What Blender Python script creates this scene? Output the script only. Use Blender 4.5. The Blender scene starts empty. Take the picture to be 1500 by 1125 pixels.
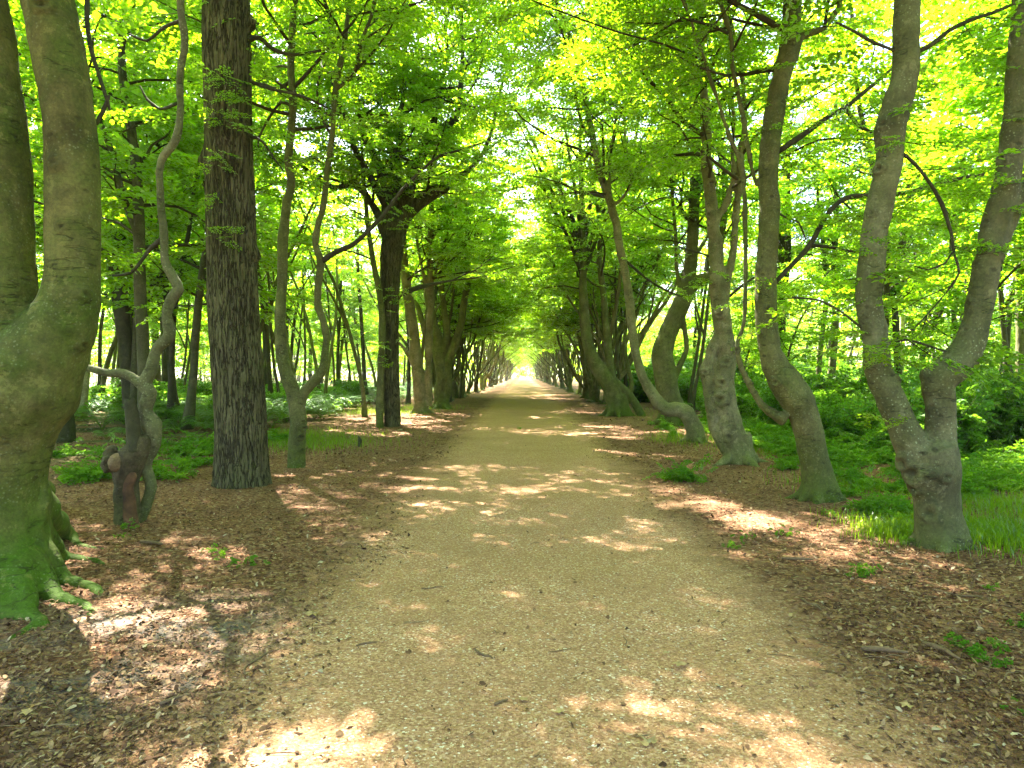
import bpy, math, random
import numpy as np
from mathutils import Matrix, Vector
R = math.radians
sc = bpy.context.scene
COL = sc.collection

# ------------------------------------------------------------------ camera
CAM = np.array([0.0, 0.0, 1.6])
cd = bpy.data.cameras.new('camera'); cam = bpy.data.objects.new('camera', cd); COL.objects.link(cam)
cd.sensor_width = 36; cd.lens = 24; cd.clip_end = 2000; cd.clip_start = 0.05
cam.location = CAM
cam.rotation_euler = (R(90 - 0.83), 0, R(1.03))
sc.camera = cam
RM = np.array(cam.rotation_euler.to_matrix())
def P(px, py, Z):
    "point seen at photo pixel px,py at depth Z along the avenue"
    d = RM @ np.array([px - 750.0, 562.5 - py, -1000.0])
    return CAM + d * (Z / d[1])
def G(px, py):
    d = RM @ np.array([px - 750.0, 562.5 - py, -1000.0])
    return CAM + d * (-CAM[2] / d[2])

# ------------------------------------------------------------------ world, sun
SUN_EL, SUN_AZ = 54, -30           # azimuth clockwise from +Y (straight ahead)
w = bpy.data.worlds.new('World'); sc.world = w; w.use_nodes = True
nt = w.node_tree
sky = nt.nodes.new('ShaderNodeTexSky'); sky.sky_type = 'NISHITA'; sky.sun_disc = False
sky.sun_elevation = R(SUN_EL); sky.sun_rotation = R(SUN_AZ); sky.dust_density = 2.5
nt.links.new(sky.outputs[0], nt.nodes['Background'].inputs[0])
nt.nodes['Background'].inputs[1].default_value = 0.08
sd = bpy.data.lights.new('sun', 'SUN'); sd.energy = 5.0; sd.angle = R(0.5); sd.color = (1, .94, .82)
so = bpy.data.objects.new('sun', sd); COL.objects.link(so)
sdir = Vector((math.sin(R(SUN_AZ)) * math.cos(R(SUN_EL)), math.cos(R(SUN_AZ)) * math.cos(R(SUN_EL)), math.sin(R(SUN_EL))))
so.rotation_euler = sdir.to_track_quat('Z', 'Y').to_euler(); so.location = (0, 0, 40)
sc.view_settings.view_transform = 'Standard'; sc.view_settings.look = 'None'
sc.view_settings.gamma = 1; sc.view_settings.exposure = 3.72
cy = sc.cycles
cy.max_bounces = 9; cy.diffuse_bounces = 6; cy.glossy_bounces = 2; cy.transmission_bounces = 7; cy.transparent_max_bounces = 4
cy.use_denoising = True; cy.sample_clamp_indirect = 6; cy.caustics_reflective = False; cy.caustics_refractive = False
try: cy.denoiser = 'OPENIMAGEDENOISE'; cy.denoising_input_passes = 'RGB_ALBEDO_NORMAL'
except Exception: pass
sc.render.use_persistent_data = False

# ------------------------------------------------------------------ numpy noise
_r = np.random.RandomState(7)
_perm = _r.permutation(256); _perm = np.concatenate([_perm, _perm, _perm])
_val = _r.rand(256) * 2 - 1
def vnoise(x, y, z):
    xi, yi, zi = np.floor(x).astype(int), np.floor(y).astype(int), np.floor(z).astype(int)
    fx, fy, fz = x - xi, y - yi, z - zi
    fx, fy, fz = [f * f * (3 - 2 * f) for f in (fx, fy, fz)]
    def h(a, b, c): return _val[_perm[_perm[_perm[a & 255] + (b & 255)] + (c & 255)]]
    def L(a, b, t): return a + (b - a) * t
    return L(L(L(h(xi, yi, zi), h(xi+1, yi, zi), fx), L(h(xi, yi+1, zi), h(xi+1, yi+1, zi), fx), fy),
             L(L(h(xi, yi, zi+1), h(xi+1, yi, zi+1), fx), L(h(xi, yi+1, zi+1), h(xi+1, yi+1, zi+1), fx), fy), fz)
def fbm(x, y, z, o=3):
    s = 0; a = 1.0
    for i in range(o):
        s = s + a * vnoise(x + 17.3 * i, y + 5.1 * i, z - 9.7 * i); a *= .5; x, y, z = x * 2.03, y * 2.03, z * 2.03
    return s
def gh(x, y):
    "ground height"
    x = np.asarray(x, float); y = np.asarray(y, float)
    side = np.clip((np.abs(x) - 1.8) / 2.0, 0, 1)
    h = side * (0.03 + 0.03 * fbm(x * .5, y * .5, x * 0 + 3.3, 3)) + 0.008 * vnoise(x * 1.5, y * 1.5, x * 0)
    far = np.clip((np.abs(x) - 7) / 10, 0, 1)
    return h + far * 0.12 * vnoise(x * .15, y * .15, x * 0 + 1.7)

# ------------------------------------------------------------------ node helpers
def mat(name):
    m = bpy.data.materials.new(name); m.use_nodes = True
    for n in list(m.node_tree.nodes): m.node_tree.nodes.remove(n)
    return m, m.node_tree.nodes, m.node_tree.links
def node(N, t, **kw):
    n = N.new(t)
    for k, v in kw.items():
        if k.startswith('i_'):
            k = k[2:]
            n.inputs[int(k) if k.isdigit() else k].default_value = v
        else: setattr(n, k, v)
    return n
def ramp(N, stops):
    n = N.new('ShaderNodeValToRGB'); e = n.color_ramp.elements
    while len(e) < len(stops): e.new(0.5)
    for i, (p, c) in enumerate(stops):
        e[i].position = p; e[i].color = tuple(c) + (1,) if len(c) == 3 else c
    return n
def mixc(N, L, fac, a, b, mode='MIX'):
    n = N.new('ShaderNodeMix'); n.data_type = 'RGBA'; n.blend_type = mode
    for s, v in ((0, fac), (6, a), (7, b)):
        if isinstance(v, bpy.types.NodeSocket): L.new(v, n.inputs[s])
        elif s == 0: n.inputs[0].default_value = v
        else: n.inputs[s].default_value = tuple(v) + (1,)
    return n.outputs[2]
def math_(N, L, op, a, b=0.0, clamp=False):
    n = N.new('ShaderNodeMath'); n.operation = op; n.use_clamp = clamp
    for i, v in enumerate((a, b)):
        if isinstance(v, bpy.types.NodeSocket): L.new(v, n.inputs[i])
        else: n.inputs[i].default_value = v
    return n.outputs[0]
def mapping(N, L, src, scale):
    n = N.new('ShaderNodeMapping'); L.new(src, n.inputs[0]); n.inputs['Scale'].default_value = scale
    return n.outputs[0]
def noise(N, L, src, scale, detail=3, rough=.55):
    n = N.new('ShaderNodeTexNoise'); L.new(src, n.inputs['Vector'])
    n.inputs['Scale'].default_value = scale; n.inputs['Detail'].default_value = detail; n.inputs['Roughness'].default_value = rough
    return n.outputs[0]
def maprange(N, L, v, a, b, c=0.0, d=1.0):
    n = N.new('ShaderNodeMapRange'); L.new(v, n.inputs[0])
    for i, q in enumerate((a, b, c, d)): n.inputs[i+1].default_value = q
    return n.outputs[0]

# ------------------------------------------------------------------ materials
def leaf_mat(name, dark, mid, light, tdark, tlight, twidth=.5, gloss=.10):
    m, N, L = mat(name)
    geo = N.new('ShaderNodeNewGeometry'); oi = N.new('ShaderNodeObjectInfo')
    r1 = geo.outputs['Random Per Island']
    tcn = N.new('ShaderNodeTexCoord'); cl = maprange(N, L, noise(N, L, tcn.outputs['Object'], .9, 2), .35, .65)
    f = math_(N, L, 'ADD', math_(N, L, 'MULTIPLY', r1, .55), math_(N, L, 'MULTIPLY', oi.outputs['Random'], .15))
    f = math_(N, L, 'ADD', f, math_(N, L, 'MULTIPLY', cl, .30))
    c1 = ramp(N, [(0, dark), (.5, mid), (1, light)]); L.new(f, c1.inputs[0])
    c2 = ramp(N, [(0, tdark), (1, tlight)]); L.new(f, c2.inputs[0])
    d = N.new('ShaderNodeBsdfDiffuse'); L.new(c1.outputs[0], d.inputs[0])
    t = N.new('ShaderNodeBsdfTranslucent'); L.new(c2.outputs[0], t.inputs[0])
    a = N.new('ShaderNodeMixShader'); a.inputs[0].default_value = twidth
    L.new(d.outputs[0], a.inputs[1]); L.new(t.outputs[0], a.inputs[2])
    g = N.new('ShaderNodeBsdfGlossy'); g.inputs['Roughness'].default_value = .38; g.inputs[0].default_value = (.9, .95, .9, 1)
    b = N.new('ShaderNodeMixShader'); 
    fr = N.new('ShaderNodeFresnel'); fr.inputs[0].default_value = 1.4
    L.new(math_(N, L, 'MULTIPLY', fr.outputs[0], gloss * 2.6, True), b.inputs[0])
    L.new(a.outputs[0], b.inputs[1]); L.new(g.outputs[0], b.inputs[2])
    o = N.new('ShaderNodeOutputMaterial'); L.new(b.outputs[0], o.inputs[0])
    return m
M_LEAF = leaf_mat('beech_leaf', (.05, .12, .008), (.075, .17, .010), (.12, .22, .012), (.24, .52, .008), (.58, .82, .012), .64)
M_LEAF2 = leaf_mat('forest_leaf', (.06, .14, .008), (.10, .20, .010), (.16, .27, .014), (.27, .55, .008), (.52, .77, .014), .66)
M_FERN = leaf_mat('fern_leaf', (.045, .125, .010), (.065, .165, .013), (.095, .20, .018), (.18, .42, .012), (.34, .60, .02), .45, .06)
M_SHRUB = leaf_mat('shrub_leaf', (.045, .125, .015), (.07, .17, .018), (.11, .23, .025), (.18, .42, .015), (.38, .66, .03), .48, .12)
M_GRASS = leaf_mat('grass_blade', (.05, .12, .006), (.075, .16, .008), (.12, .20, .012), (.2, .38, .008), (.4, .58, .02), .5, .03)

def bark_mat(name, c0, c1, moss, moss_amt=.4, moss_h=1.0, lichen=.3, scale=1.0, bump=.6, wrinkle=1.0):
    m, N, L = mat(name)
    tc = N.new('ShaderNodeTexCoord'); co = tc.outputs['Object']
    geo = N.new('ShaderNodeNewGeometry')
    sep = N.new('ShaderNodeSeparateXYZ'); L.new(co, sep.inputs[0])
    n1 = noise(N, L, co, 2.2 * scale, 5, .6)
    nst = noise(N, L, mapping(N, L, co, (5, 5, 1.0)), 1.6 * scale, 4, .6)
    base = mixc(N, L, maprange(N, L, n1, .35, .68), c0, c1)
    # vertical rain streaks, real stains
    base = mixc(N, L, maprange(N, L, nst, .5, .75, 0, .55), base, tuple(v * .45 for v in c0))
    # moss: more near the ground and in broad patches
    mh = maprange(N, L, sep.outputs[2], 0, moss_h, .85, 0)
    mn = noise(N, L, co, 1.3 * scale, 6, .7)
    mf = math_(N, L, 'ADD', maprange(N, L, mn, .42, .72, 0, 1), mh)
    mf = math_(N, L, 'MULTIPLY', mf, moss_amt, True)
    base = mixc(N, L, mf, base, moss)
    # lichen flecks
    v = N.new('ShaderNodeTexVoronoi'); L.new(co, v.inputs['Vector']); v.inputs['Scale'].default_value = 34 * scale
    ln = noise(N, L, co, 3.1, 3)
    lf = math_(N, L, 'MULTIPLY', maprange(N, L, v.outputs[0], .12, .30, 1, 0), maprange(N, L, ln, .45, .62, 0, lichen))
    base = mixc(N, L, lf, base, (.30, .33, .20))
    ska = N.new('ShaderNodeAttribute'); ska.attribute_name = 'scar'
    skf = math_(N, L, 'MULTIPLY', ska.outputs['Fac'], maprange(N, L, noise(N, L, co, 14, 4, .7), .35, .6, .45, 1), True)
    base = mixc(N, L, math_(N, L, 'MULTIPLY', skf, .85), base, tuple(v * .28 for v in c0))
    # fine mottling
    fn = noise(N, L, co, 45, 4, .7)
    mg = ramp(N, [(.3, (.45, .45, .45)), (.5, (.95, .95, .95)), (.7, (1.45, 1.42, 1.35))]); L.new(fn, mg.inputs[0])
    base = mixc(N, L, .55, base, mg.outputs[0], 'MULTIPLY')
    # thin wavering horizontal creases, only in places
    wav = noise(N, L, mapping(N, L, co, (1.6, 1.6, 9)), 1.5 * scale, 3, .5)
    wd = math_(N, L, 'ABSOLUTE', math_(N, L, 'SUBTRACT', wav, .5))
    wm = maprange(N, L, noise(N, L, co, 2.6 * scale, 3, .6), .5, .58)
    wr = math_(N, L, 'MULTIPLY', maprange(N, L, wd, .004, .016, 1, 0), wm)
    base = mixc(N, L, math_(N, L, 'MULTIPLY', wr, .65 * wrinkle), base, tuple(v * .3 for v in c0))
    # dark pitted scars and blotches
    v4 = N.new('ShaderNodeTexVoronoi'); L.new(mapping(N, L, co, (1, 1, 1.7)), v4.inputs['Vector']); v4.inputs['Scale'].default_value = 4.2 * scale
    sc4 = math_(N, L, 'ADD', v4.outputs[0], math_(N, L, 'MULTIPLY', math_(N, L, 'SUBTRACT', noise(N, L, co, 22, 4, .7), .5), .35))
    scar = maprange(N, L, sc4, .07, .15, 1, 0)
    base = mixc(N, L, math_(N, L, 'MULTIPLY', scar, .6), base, tuple(v * .35 for v in c0))
    blot = noise(N, L, co, 7.5 * scale, 6, .75)
    base = mixc(N, L, maprange(N, L, blot, .54, .60, 0, .32), base, tuple(v * .5 for v in c0))
    base = mixc(N, L, maprange(N, L, blot, .38, .43, .35, 0), base, tuple(min(.8, v * 1.5) for v in c1))
    h = math_(N, L, 'ADD', math_(N, L, 'MULTIPLY', fn, .5), math_(N, L, 'MULTIPLY', n1, 1.2))
    h = math_(N, L, 'SUBTRACT', h, math_(N, L, 'MULTIPLY', wr, .9 * wrinkle)); h = math_(N, L, 'SUBTRACT', h, math_(N, L, 'MULTIPLY', scar, .7)); h = math_(N, L, 'ADD', h, math_(N, L, 'MULTIPLY', blot, 1.4))
    bp = N.new('ShaderNodeBump'); bp.inputs['Strength'].default_value = bump; bp.inputs['Distance'].default_value = .02
    L.new(h, bp.inputs['Height'])
    p = N.new('ShaderNodeBsdfPrincipled'); L.new(base, p.inputs['Base Color']); L.new(bp.outputs[0], p.inputs['Normal'])
    p.inputs['Roughness'].default_value = .8; p.inputs['Specular IOR Level'].default_value = .25
    o = N.new('ShaderNodeOutputMaterial'); L.new(p.outputs[0], o.inputs[0])
    return m
M_BEECH = bark_mat('beech_bark', (.072, .070, .024), (.158, .150, .055), (.070, .10, .008), .75, .9, .5)
M_BEECHG = bark_mat('grey_beech_bark', (.078, .073, .034), (.172, .163, .082), (.07, .09, .014), .65, .6, .9)
M_MOSSY = bark_mat('mossy_beech_bark', (.060, .056, .014), (.160, .145, .045), (.055, .105, .004), .9, 1.0, .35)
M_PALE = bark_mat('pale_beech_bark', (.11, .10, .042), (.24, .215, .105), (.10, .125, .018), .55, .6, .4)
M_DARK = bark_mat('dark_bark', (.035, .030, .016), (.075, .065, .035), (.05, .065, .015), .4, 1.2, .1, 1.5, .6)
M_FOREST = bark_mat('forest_bark', (.05, .045, .022), (.11, .10, .05), (.06, .08, .018), .5, 1.2, .2, 1.0, .5)
M_STUMP = bark_mat('stump_bark', (.045, .033, .018), (.12, .09, .05), (.07, .09, .012), .5, .5, .3, 1.6, .8)
M_BIRCH = bark_mat('birch_bark', (.42, .38, .20), (.62, .56, .33), (.035, .032, .02), .55, 1.0, .0, 2.0, .3, 2.6)

def oak_mat():
    m, N, L = mat('oak_bark')
    at = N.new('ShaderNodeAttribute'); at.attribute_name = 'furrow'
    tc = N.new('ShaderNodeTexCoord'); co = tc.outputs['Object']
    n1 = noise(N, L, co, 3, 5, .6); fn = noise(N, L, mapping(N, L, co, (60, 60, 22)), 1, 4, .7)
    c = mixc(N, L, maprange(N, L, n1, .35, .65), (.10, .092, .045), (.17, .157, .082))
    c = mixc(N, L, maprange(N, L, noise(N, L, co, 1.6, 4), .45, .7, 0, .5), c, (.085, .10, .025))
    c = mixc(N, L, maprange(N, L, fn, .3, .7, 0, .6), c, (.055, .042, .022))
    c = mixc(N, L, maprange(N, L, at.outputs['Fac'], .35, 1, 0, .5), c, (.03, .022, .012))
    dst = noise(N, L, co, 5, 3)
    dv = N.new('ShaderNodeVectorMath'); dv.operation = 'ADD'; L.new(mapping(N, L, co, (25, 25, 2.1)), dv.inputs[0])
    cmb = N.new('ShaderNodeCombineXYZ'); L.new(math_(N, L, 'MULTIPLY', dst, 1.7), cmb.inputs[0]); L.new(math_(N, L, 'MULTIPLY', dst, -1.5), cmb.inputs[1]); L.new(cmb.outputs[0], dv.inputs[1])
    fa = math_(N, L, 'ABSOLUTE', math_(N, L, 'SUBTRACT', noise(N, L, dv.outputs[0], 1.0, 2, .5), .5))
    fl = maprange(N, L, fa, .0, .075, 1, 0)
    c = mixc(N, L, math_(N, L, 'MULTIPLY', fl, .85), c, (.022, .016, .009))
    hh = math_(N, L, 'SUBTRACT', math_(N, L, 'MULTIPLY', fn, .35), math_(N, L, 'MULTIPLY', fl, 1.0))
    bp = N.new('ShaderNodeBump'); bp.inputs['Strength'].default_value = 1.0; bp.inputs['Distance'].default_value = .03
    L.new(hh, bp.inputs['Height'])
    p = N.new('ShaderNodeBsdfPrincipled'); L.new(c, p.inputs['Base Color']); L.new(bp.outputs[0], p.inputs['Normal'])
    p.inputs['Roughness'].default_value = .9; p.inputs['Specular IOR Level'].default_value = .15
    o = N.new('ShaderNodeOutputMaterial'); L.new(p.outputs[0], o.inputs[0])
    return m
M_OAK = oak_mat()
def plain(name, stops, rough=.85, scale=30, spec=.2, island=True, bump=.3, trans=0):
    m, N, L = mat(name)
    tc = N.new('ShaderNodeTexCoord'); geo = N.new('ShaderNodeNewGeometry')
    c = ramp(N, stops)
    if island: L.new(geo.outputs['Random Per Island'], c.inputs[0])
    else: L.new(noise(N, L, tc.outputs['Object'], scale * .3, 4), c.inputs[0])
    fn = noise(N, L, tc.outputs['Object'], scale, 3, .6)
    col = mixc(N, L, maprange(N, L, fn, .3, .7, 0, .5), c.outputs[0], (.03, .02, .012))
    bp = N.new('ShaderNodeBump'); bp.inputs['Strength'].default_value = bump; bp.inputs['Distance'].default_value = .01
    L.new(fn, bp.inputs['Height'])
    p = N.new('ShaderNodeBsdfPrincipled'); L.new(col, p.inputs['Base Color']); L.new(bp.outputs[0], p.inputs['Normal'])
    p.inputs['Roughness'].default_value = rough; p.inputs['Specular IOR Level'].default_value = spec
    o = N.new('ShaderNodeOutputMaterial'); L.new(p.outputs[0], o.inputs[0])
    return m
M_TWIG = plain('twig_wood', [(0, (.035, .028, .014)), (.6, (.06, .05, .025)), (1, (.09, .075, .04))])
M_LITTER = plain('litter', [(0, (.062, .030, .015)), (.3, (.135, .066, .033)), (.55, (.21, .11, .054)), (.8, (.29, .175, .09)), (.93, (.44, .28, .15)), (1, (.5, .40, .27))], scale=60)
M_GRAVEL = plain('gravel', [(0, (.16, .09, .055)), (.35, (.31, .20, .12)), (.7, (.44, .31, .17)), (.93, (.56, .44, .28)), (1, (.78, .72, .60))], scale=20, bump=.1)
M_STICK = plain('stick_wood', [(0, (.07, .045, .025)), (.5, (.17, .11, .06)), (1, (.30, .21, .12))], scale=50)
M_DRYLEAF = plain('dry_leaf', [(0, (.34, .16, .06)), (.5, (.46, .30, .13)), (1, (.52, .44, .25))], scale=25)
M_ROT = plain('rotten_wood', [(.3, (.035, .02, .012)), (.45, (.10, .05, .026)), (.6, (.17, .085, .045)), (.75, (.30, .20, .10))], scale=14, island=False, bump=.9)

def ground_mat():
    m, N, L = mat('woodland_ground')
    geo = N.new('ShaderNodeNewGeometry'); co = geo.outputs['Position']
    sep = N.new('ShaderNodeSeparateXYZ'); L.new(co, sep.inputs[0])
    x = sep.outputs[0]
    edge_n = noise(N, L, co, .55, 5, .65); edge_f = noise(N, L, co, 5, 4, .7)
    ax = math_(N, L, 'ABSOLUTE', math_(N, L, 'SUBTRACT', x, .07))
    ax = math_(N, L, 'ADD', ax, math_(N, L, 'MULTIPLY', math_(N, L, 'SUBTRACT', edge_n, .5), .9))
    ax = math_(N, L, 'ADD', ax, math_(N, L, 'MULTIPLY', math_(N, L, 'SUBTRACT', edge_f, .5), .9))
    wmore = maprange(N, L, sep.outputs[1], 8, 35, 0, .38)
    ax = math_(N, L, 'SUBTRACT', ax, wmore)
    pm = maprange(N, L, ax, 1.25, 1.95, 1, 0)
    # litter
    v = N.new('ShaderNodeTexVoronoi'); L.new(mapping(N, L, co, (1, 1.0, .3)), v.inputs['Vector']); v.inputs['Scale'].default_value = 42; v.inputs['Randomness'].default_value = 1
    hsv = N.new('ShaderNodeSeparateColor'); L.new(v.outputs['Color'], hsv.inputs[0])
    lc = ramp(N, [(0, (.06, .026, .014)), (.35, (.13, .058, .030)), (.65, (.21, .098, .050)), (.88, (.29, .155, .08)), (1, (.36, .26, .15))]); L.new(hsv.outputs[0], lc.inputs[0])
    v2 = N.new('ShaderNodeTexVoronoi'); L.new(co, v2.inputs['Vector']); v2.inputs['Scale'].default_value = 15
    s2 = N.new('ShaderNodeSeparateColor'); L.new(v2.outputs['Color'], s2.inputs[0])
    lit = mixc(N, L, maprange(N, L, s2.outputs[1], .55, .9, 0, .6), lc.outputs[0], (.23, .13, .075))
    big = noise(N, L, co, .8, 4, .6)
    lit = mixc(N, L, maprange(N, L, big, .5, .7, 0, .55), lit, (.07, .035, .02))
    # bare grey earth patches near the big roots
    gr = noise(N, L, co, 1.5, 6, .65)
    d1 = N.new('ShaderNodeVectorMath'); d1.operation = 'DISTANCE'; L.new(co, d1.inputs[0]); d1.inputs[1].default_value = (-2.3, 3.7, 0)
    gm = math_(N, L, 'MULTIPLY', maprange(N, L, gr, .44, .58), maprange(N, L, d1.outputs['Value'], .7, 1.5, .75, 0))
    lit = mixc(N, L, gm, lit, (.12, .115, .10))
    # sandy gravel
    v3 = N.new('ShaderNodeTexVoronoi'); L.new(co, v3.inputs['Vector']); v3.inputs['Scale'].default_value = 95
    s3 = N.new('ShaderNodeSeparateColor'); L.new(v3.outputs['Color'], s3.inputs[0])
    gc = ramp(N, [(0, (.235, .112, .062)), (.3, (.36, .19, .103)), (.7, (.50, .28, .155)), (.95, (.62, .40, .25)), (1, (.85, .76, .66))]); L.new(s3.outputs[0], gc.inputs[0])
    n5 = noise(N, L, co, 1.1, 6, .7)
    grv = mixc(N, L, maprange(N, L, n5, .38, .66, 0, .5), gc.outputs[0], (.32, .172, .09))
    n6 = noise(N, L, co, 9, 4, .7)
    grv = mixc(N, L, maprange(N, L, n6, .55, .75, 0, .5), grv, (.22, .105, .055))
    col = mixc(N, L, pm, lit, grv)
    # green ground cover tint under the undergrowth, well away from the path
    gx = maprange(N, L, math_(N, L, 'ABSOLUTE', x), 6, 9, 0, 1)
    gn = math_(N, L, 'MULTIPLY', gx, maprange(N, L, noise(N, L, co, .5, 4, .6), .4, .55, 0, .8))
    col = mixc(N, L, gn, col, (.045, .075, .02))
    h = math_(N, L, 'ADD', math_(N, L, 'MULTIPLY', v.outputs[0], .6), math_(N, L, 'MULTIPLY', v3.outputs[0], .35))
    h = math_(N, L, 'ADD', h, math_(N, L, 'MULTIPLY', noise(N, L, co, 12, 4, .7), .8))
    bp = N.new('ShaderNodeBump'); bp.inputs['Strength'].default_value = .75; bp.inputs['Distance'].default_value = .02
    L.new(h, bp.inputs['Height'])
    p = N.new('ShaderNodeBsdfPrincipled'); L.new(col, p.inputs['Base Color']); L.new(bp.outputs[0], p.inputs['Normal'])
    p.inputs['Roughness'].default_value = .92; p.inputs['Specular IOR Level'].default_value = .12
    o = N.new('ShaderNodeOutputMaterial'); L.new(p.outputs[0], o.inputs[0])
    return m
M_GROUND = ground_mat()

# ------------------------------------------------------------------ mesh helpers
def mesh_np(name, verts, polys, mats, mat_idx=None, smooth=False):
    "polys: list of (k-column int arrays)"
    me = bpy.data.meshes.new(name)
    verts = np.asarray(verts, np.float32)
    me.vertices.add(len(verts)); me.vertices.foreach_set('co', verts.ravel())
    loops = np.concatenate([p.ravel() for p in polys]).astype(np.int32)
    sizes = np.concatenate([np.full(len(p), p.shape[1]) for p in polys]).astype(np.int32)
    starts = np.concatenate([[0], np.cumsum(sizes)[:-1]]).astype(np.int32)
    me.loops.add(len(loops)); me.loops.foreach_set('vertex_index', loops)
    me.polygons.add(len(sizes)); me.polygons.foreach_set('loop_start', starts)
    try: me.polygons.foreach_set('loop_total', sizes)
    except Exception: pass
    for m in mats: me.materials.append(m)
    if mat_idx is not None: me.polygons.foreach_set('material_index', np.asarray(mat_idx, np.int32))
    if smooth is True: me.polygons.foreach_set('use_smooth', np.ones(len(sizes), bool))
    elif smooth is not False: me.polygons.foreach_set('use_smooth', np.asarray(smooth, bool))
    me.update(calc_edges=True)
    return me
def link(name, me, parent=None, loc=None):
    o = bpy.data.objects.new(name, me); COL.objects.link(o)
    if parent is not None: o.parent = parent
    if loc is not None: o.location = tuple(loc)
    return o
def thing(name, loc, label, cat, group=None, rz=0, s=1):
    o = bpy.data.objects.new(name, None); COL.objects.link(o); o.empty_display_size = .3
    o.location = tuple(loc); o.rotation_euler = (0, 0, rz); o.scale = (s, s, s)
    o['label'] = label; o['category'] = cat
    if group: o['group'] = group
    return o
def tag(o, label=None, cat=None, group=None, kind=None):
    if label: o['label'] = label
    if cat: o['category'] = cat
    if group: o['group'] = group
    if kind: o['kind'] = kind
    return o
def copy_thing(root, loc, rz, s, label, group):
    r = root.copy(); COL.objects.link(r); r.location = tuple(loc); r.rotation_euler = (0, 0, rz); r.scale = (s, s, s)
    r['label'] = label; r['group'] = group
    for ch in list(root.children):
        c = ch.copy(); COL.objects.link(c); c.parent = r
    return r

def catmull(pts, rad, step):
    pts = np.asarray(pts, float); rad = np.asarray(rad, float); n = len(pts)
    if n < 3:
        k = max(2, int(np.linalg.norm(pts[-1] - pts[0]) / step) + 1)
        t = np.linspace(0, 1, k)[:, None]
        return pts[0] * (1 - t) + pts[-1] * t, rad[0] * (1 - t[:, 0]) + rad[-1] * t[:, 0]
    A = np.vstack([2 * pts[0] - pts[1], pts, 2 * pts[-1] - pts[-2]]); rr = np.concatenate([[rad[0]], rad, [rad[-1]]])
    out, ro = [], []
    for i in range(n - 1):
        p0, p1, p2, p3 = A[i:i+4]; L = np.linalg.norm(p2 - p1); k = max(1, int(math.ceil(L / step)))
        for j in range(k):
            t = j / k
            out.append(.5 * (2 * p1 + (p2 - p0) * t + (2 * p0 - 5 * p1 + 4 * p2 - p3) * t * t + (3 * p1 - p0 - 3 * p2 + p3) * t ** 3))
            u = t * t * (3 - 2 * t); ro.append(rr[i+1] * (1 - u) + rr[i+2] * u)
    out.append(pts[-1]); ro.append(rad[-1])
    return np.array(out), np.array(ro)
def tube_arrays(pts, rad, k=8, step=.15, lump=.0, seed=0, cap=True, smoothp=True):
    if smoothp: pts, rad = catmull(pts, rad, step)
    else: pts = np.asarray(pts, float); rad = np.asarray(rad, float)
    n = len(pts)
    T = np.gradient(pts, axis=0); T /= np.linalg.norm(T, axis=1)[:, None] + 1e-9
    ref = np.array([1., 0, 0]) if abs(T[0][0]) < .8 else np.array([0, 1., 0])
    U = np.zeros_like(T); u = ref - T[0] * (ref @ T[0]); u /= np.linalg.norm(u)
    for i in range(n):
        u = u - T[i] * (u @ T[i]); u /= np.linalg.norm(u) + 1e-9; U[i] = u
    V = np.cross(T, U)
    a = np.arange(k) * 2 * math.pi / k
    ring = U[:, None, :] * np.cos(a)[None, :, None] + V[:, None, :] * np.sin(a)[None, :, None]
    r = np.repeat(rad[:, None], k, 1)
    v = pts[:, None, :] + ring * r[..., None]
    if lump > 0:
        q = v / 1.0; f = 1.7 / max(.12, float(np.mean(rad)) * 4)
        d = fbm(q[..., 0] * f + seed, q[..., 1] * f, q[..., 2] * f * .7, 3)
        v = pts[:, None, :] + ring * (r * (1 + lump * d))[..., None]
    V_ = v.reshape(-1, 3)
    i = np.arange(n - 1)[:, None] * k; j = np.arange(k)[None, :]; j2 = (j + 1) % k
    F = np.stack([i + j, i + j2, i + k + j2, i + k + j], -1).reshape(-1, 4)
    if cap:
        V_ = np.vstack([V_, pts[-1] + T[-1] * rad[-1] * .5, pts[0]])
        e = n * k; b = (n - 1) * k
        c1 = np.stack([b + np.arange(k), b + (np.arange(k) + 1) % k, np.full(k, e), np.full(k, e)], -1)
        c0 = np.stack([(np.arange(k) + 1) % k, np.arange(k), np.full(k, e+1), np.full(k, e+1)], -1)
        return V_, F, np.vstack([c1[:, :3], c0[:, :3]])
    return V_, F, np.zeros((0, 3), int)
class Geo:
    def __init__(s): s.v = []; s.q = []; s.t = []; s.mq = []; s.mt = []; s.n = 0
    def add(s, v, q=None, t=None, m=0):
        s.v.append(v)
        if q is not None and len(q): s.q.append(q + s.n); s.mq.append(np.full(len(q), m))
        if t is not None and len(t): s.t.append(t + s.n); s.mt.append(np.full(len(t), m))
        s.n += len(v)
    def tube(s, pts, rad, k=8, step=.15, lump=0, seed=0, m=0, cap=True):
        v, q, t = tube_arrays(pts, rad, k, step, lump, seed, cap); s.add(v, q, t, m)
    def mesh(s, name, mats, origin=(0, 0, 0), smooth=True):
        V_ = np.vstack(s.v) - np.asarray(origin)
        polys = []; mi = []
        if s.q: polys.append(np.vstack(s.q)); mi.append(np.concatenate(s.mq))
        if s.t: polys.append(np.vstack(s.t)); mi.append(np.concatenate(s.mt))
        mi = np.concatenate(mi)
        sm = smooth if smooth in (True, False) else (mi == 1)
        return mesh_np(name, V_, polys, mats, mi, sm)

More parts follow.
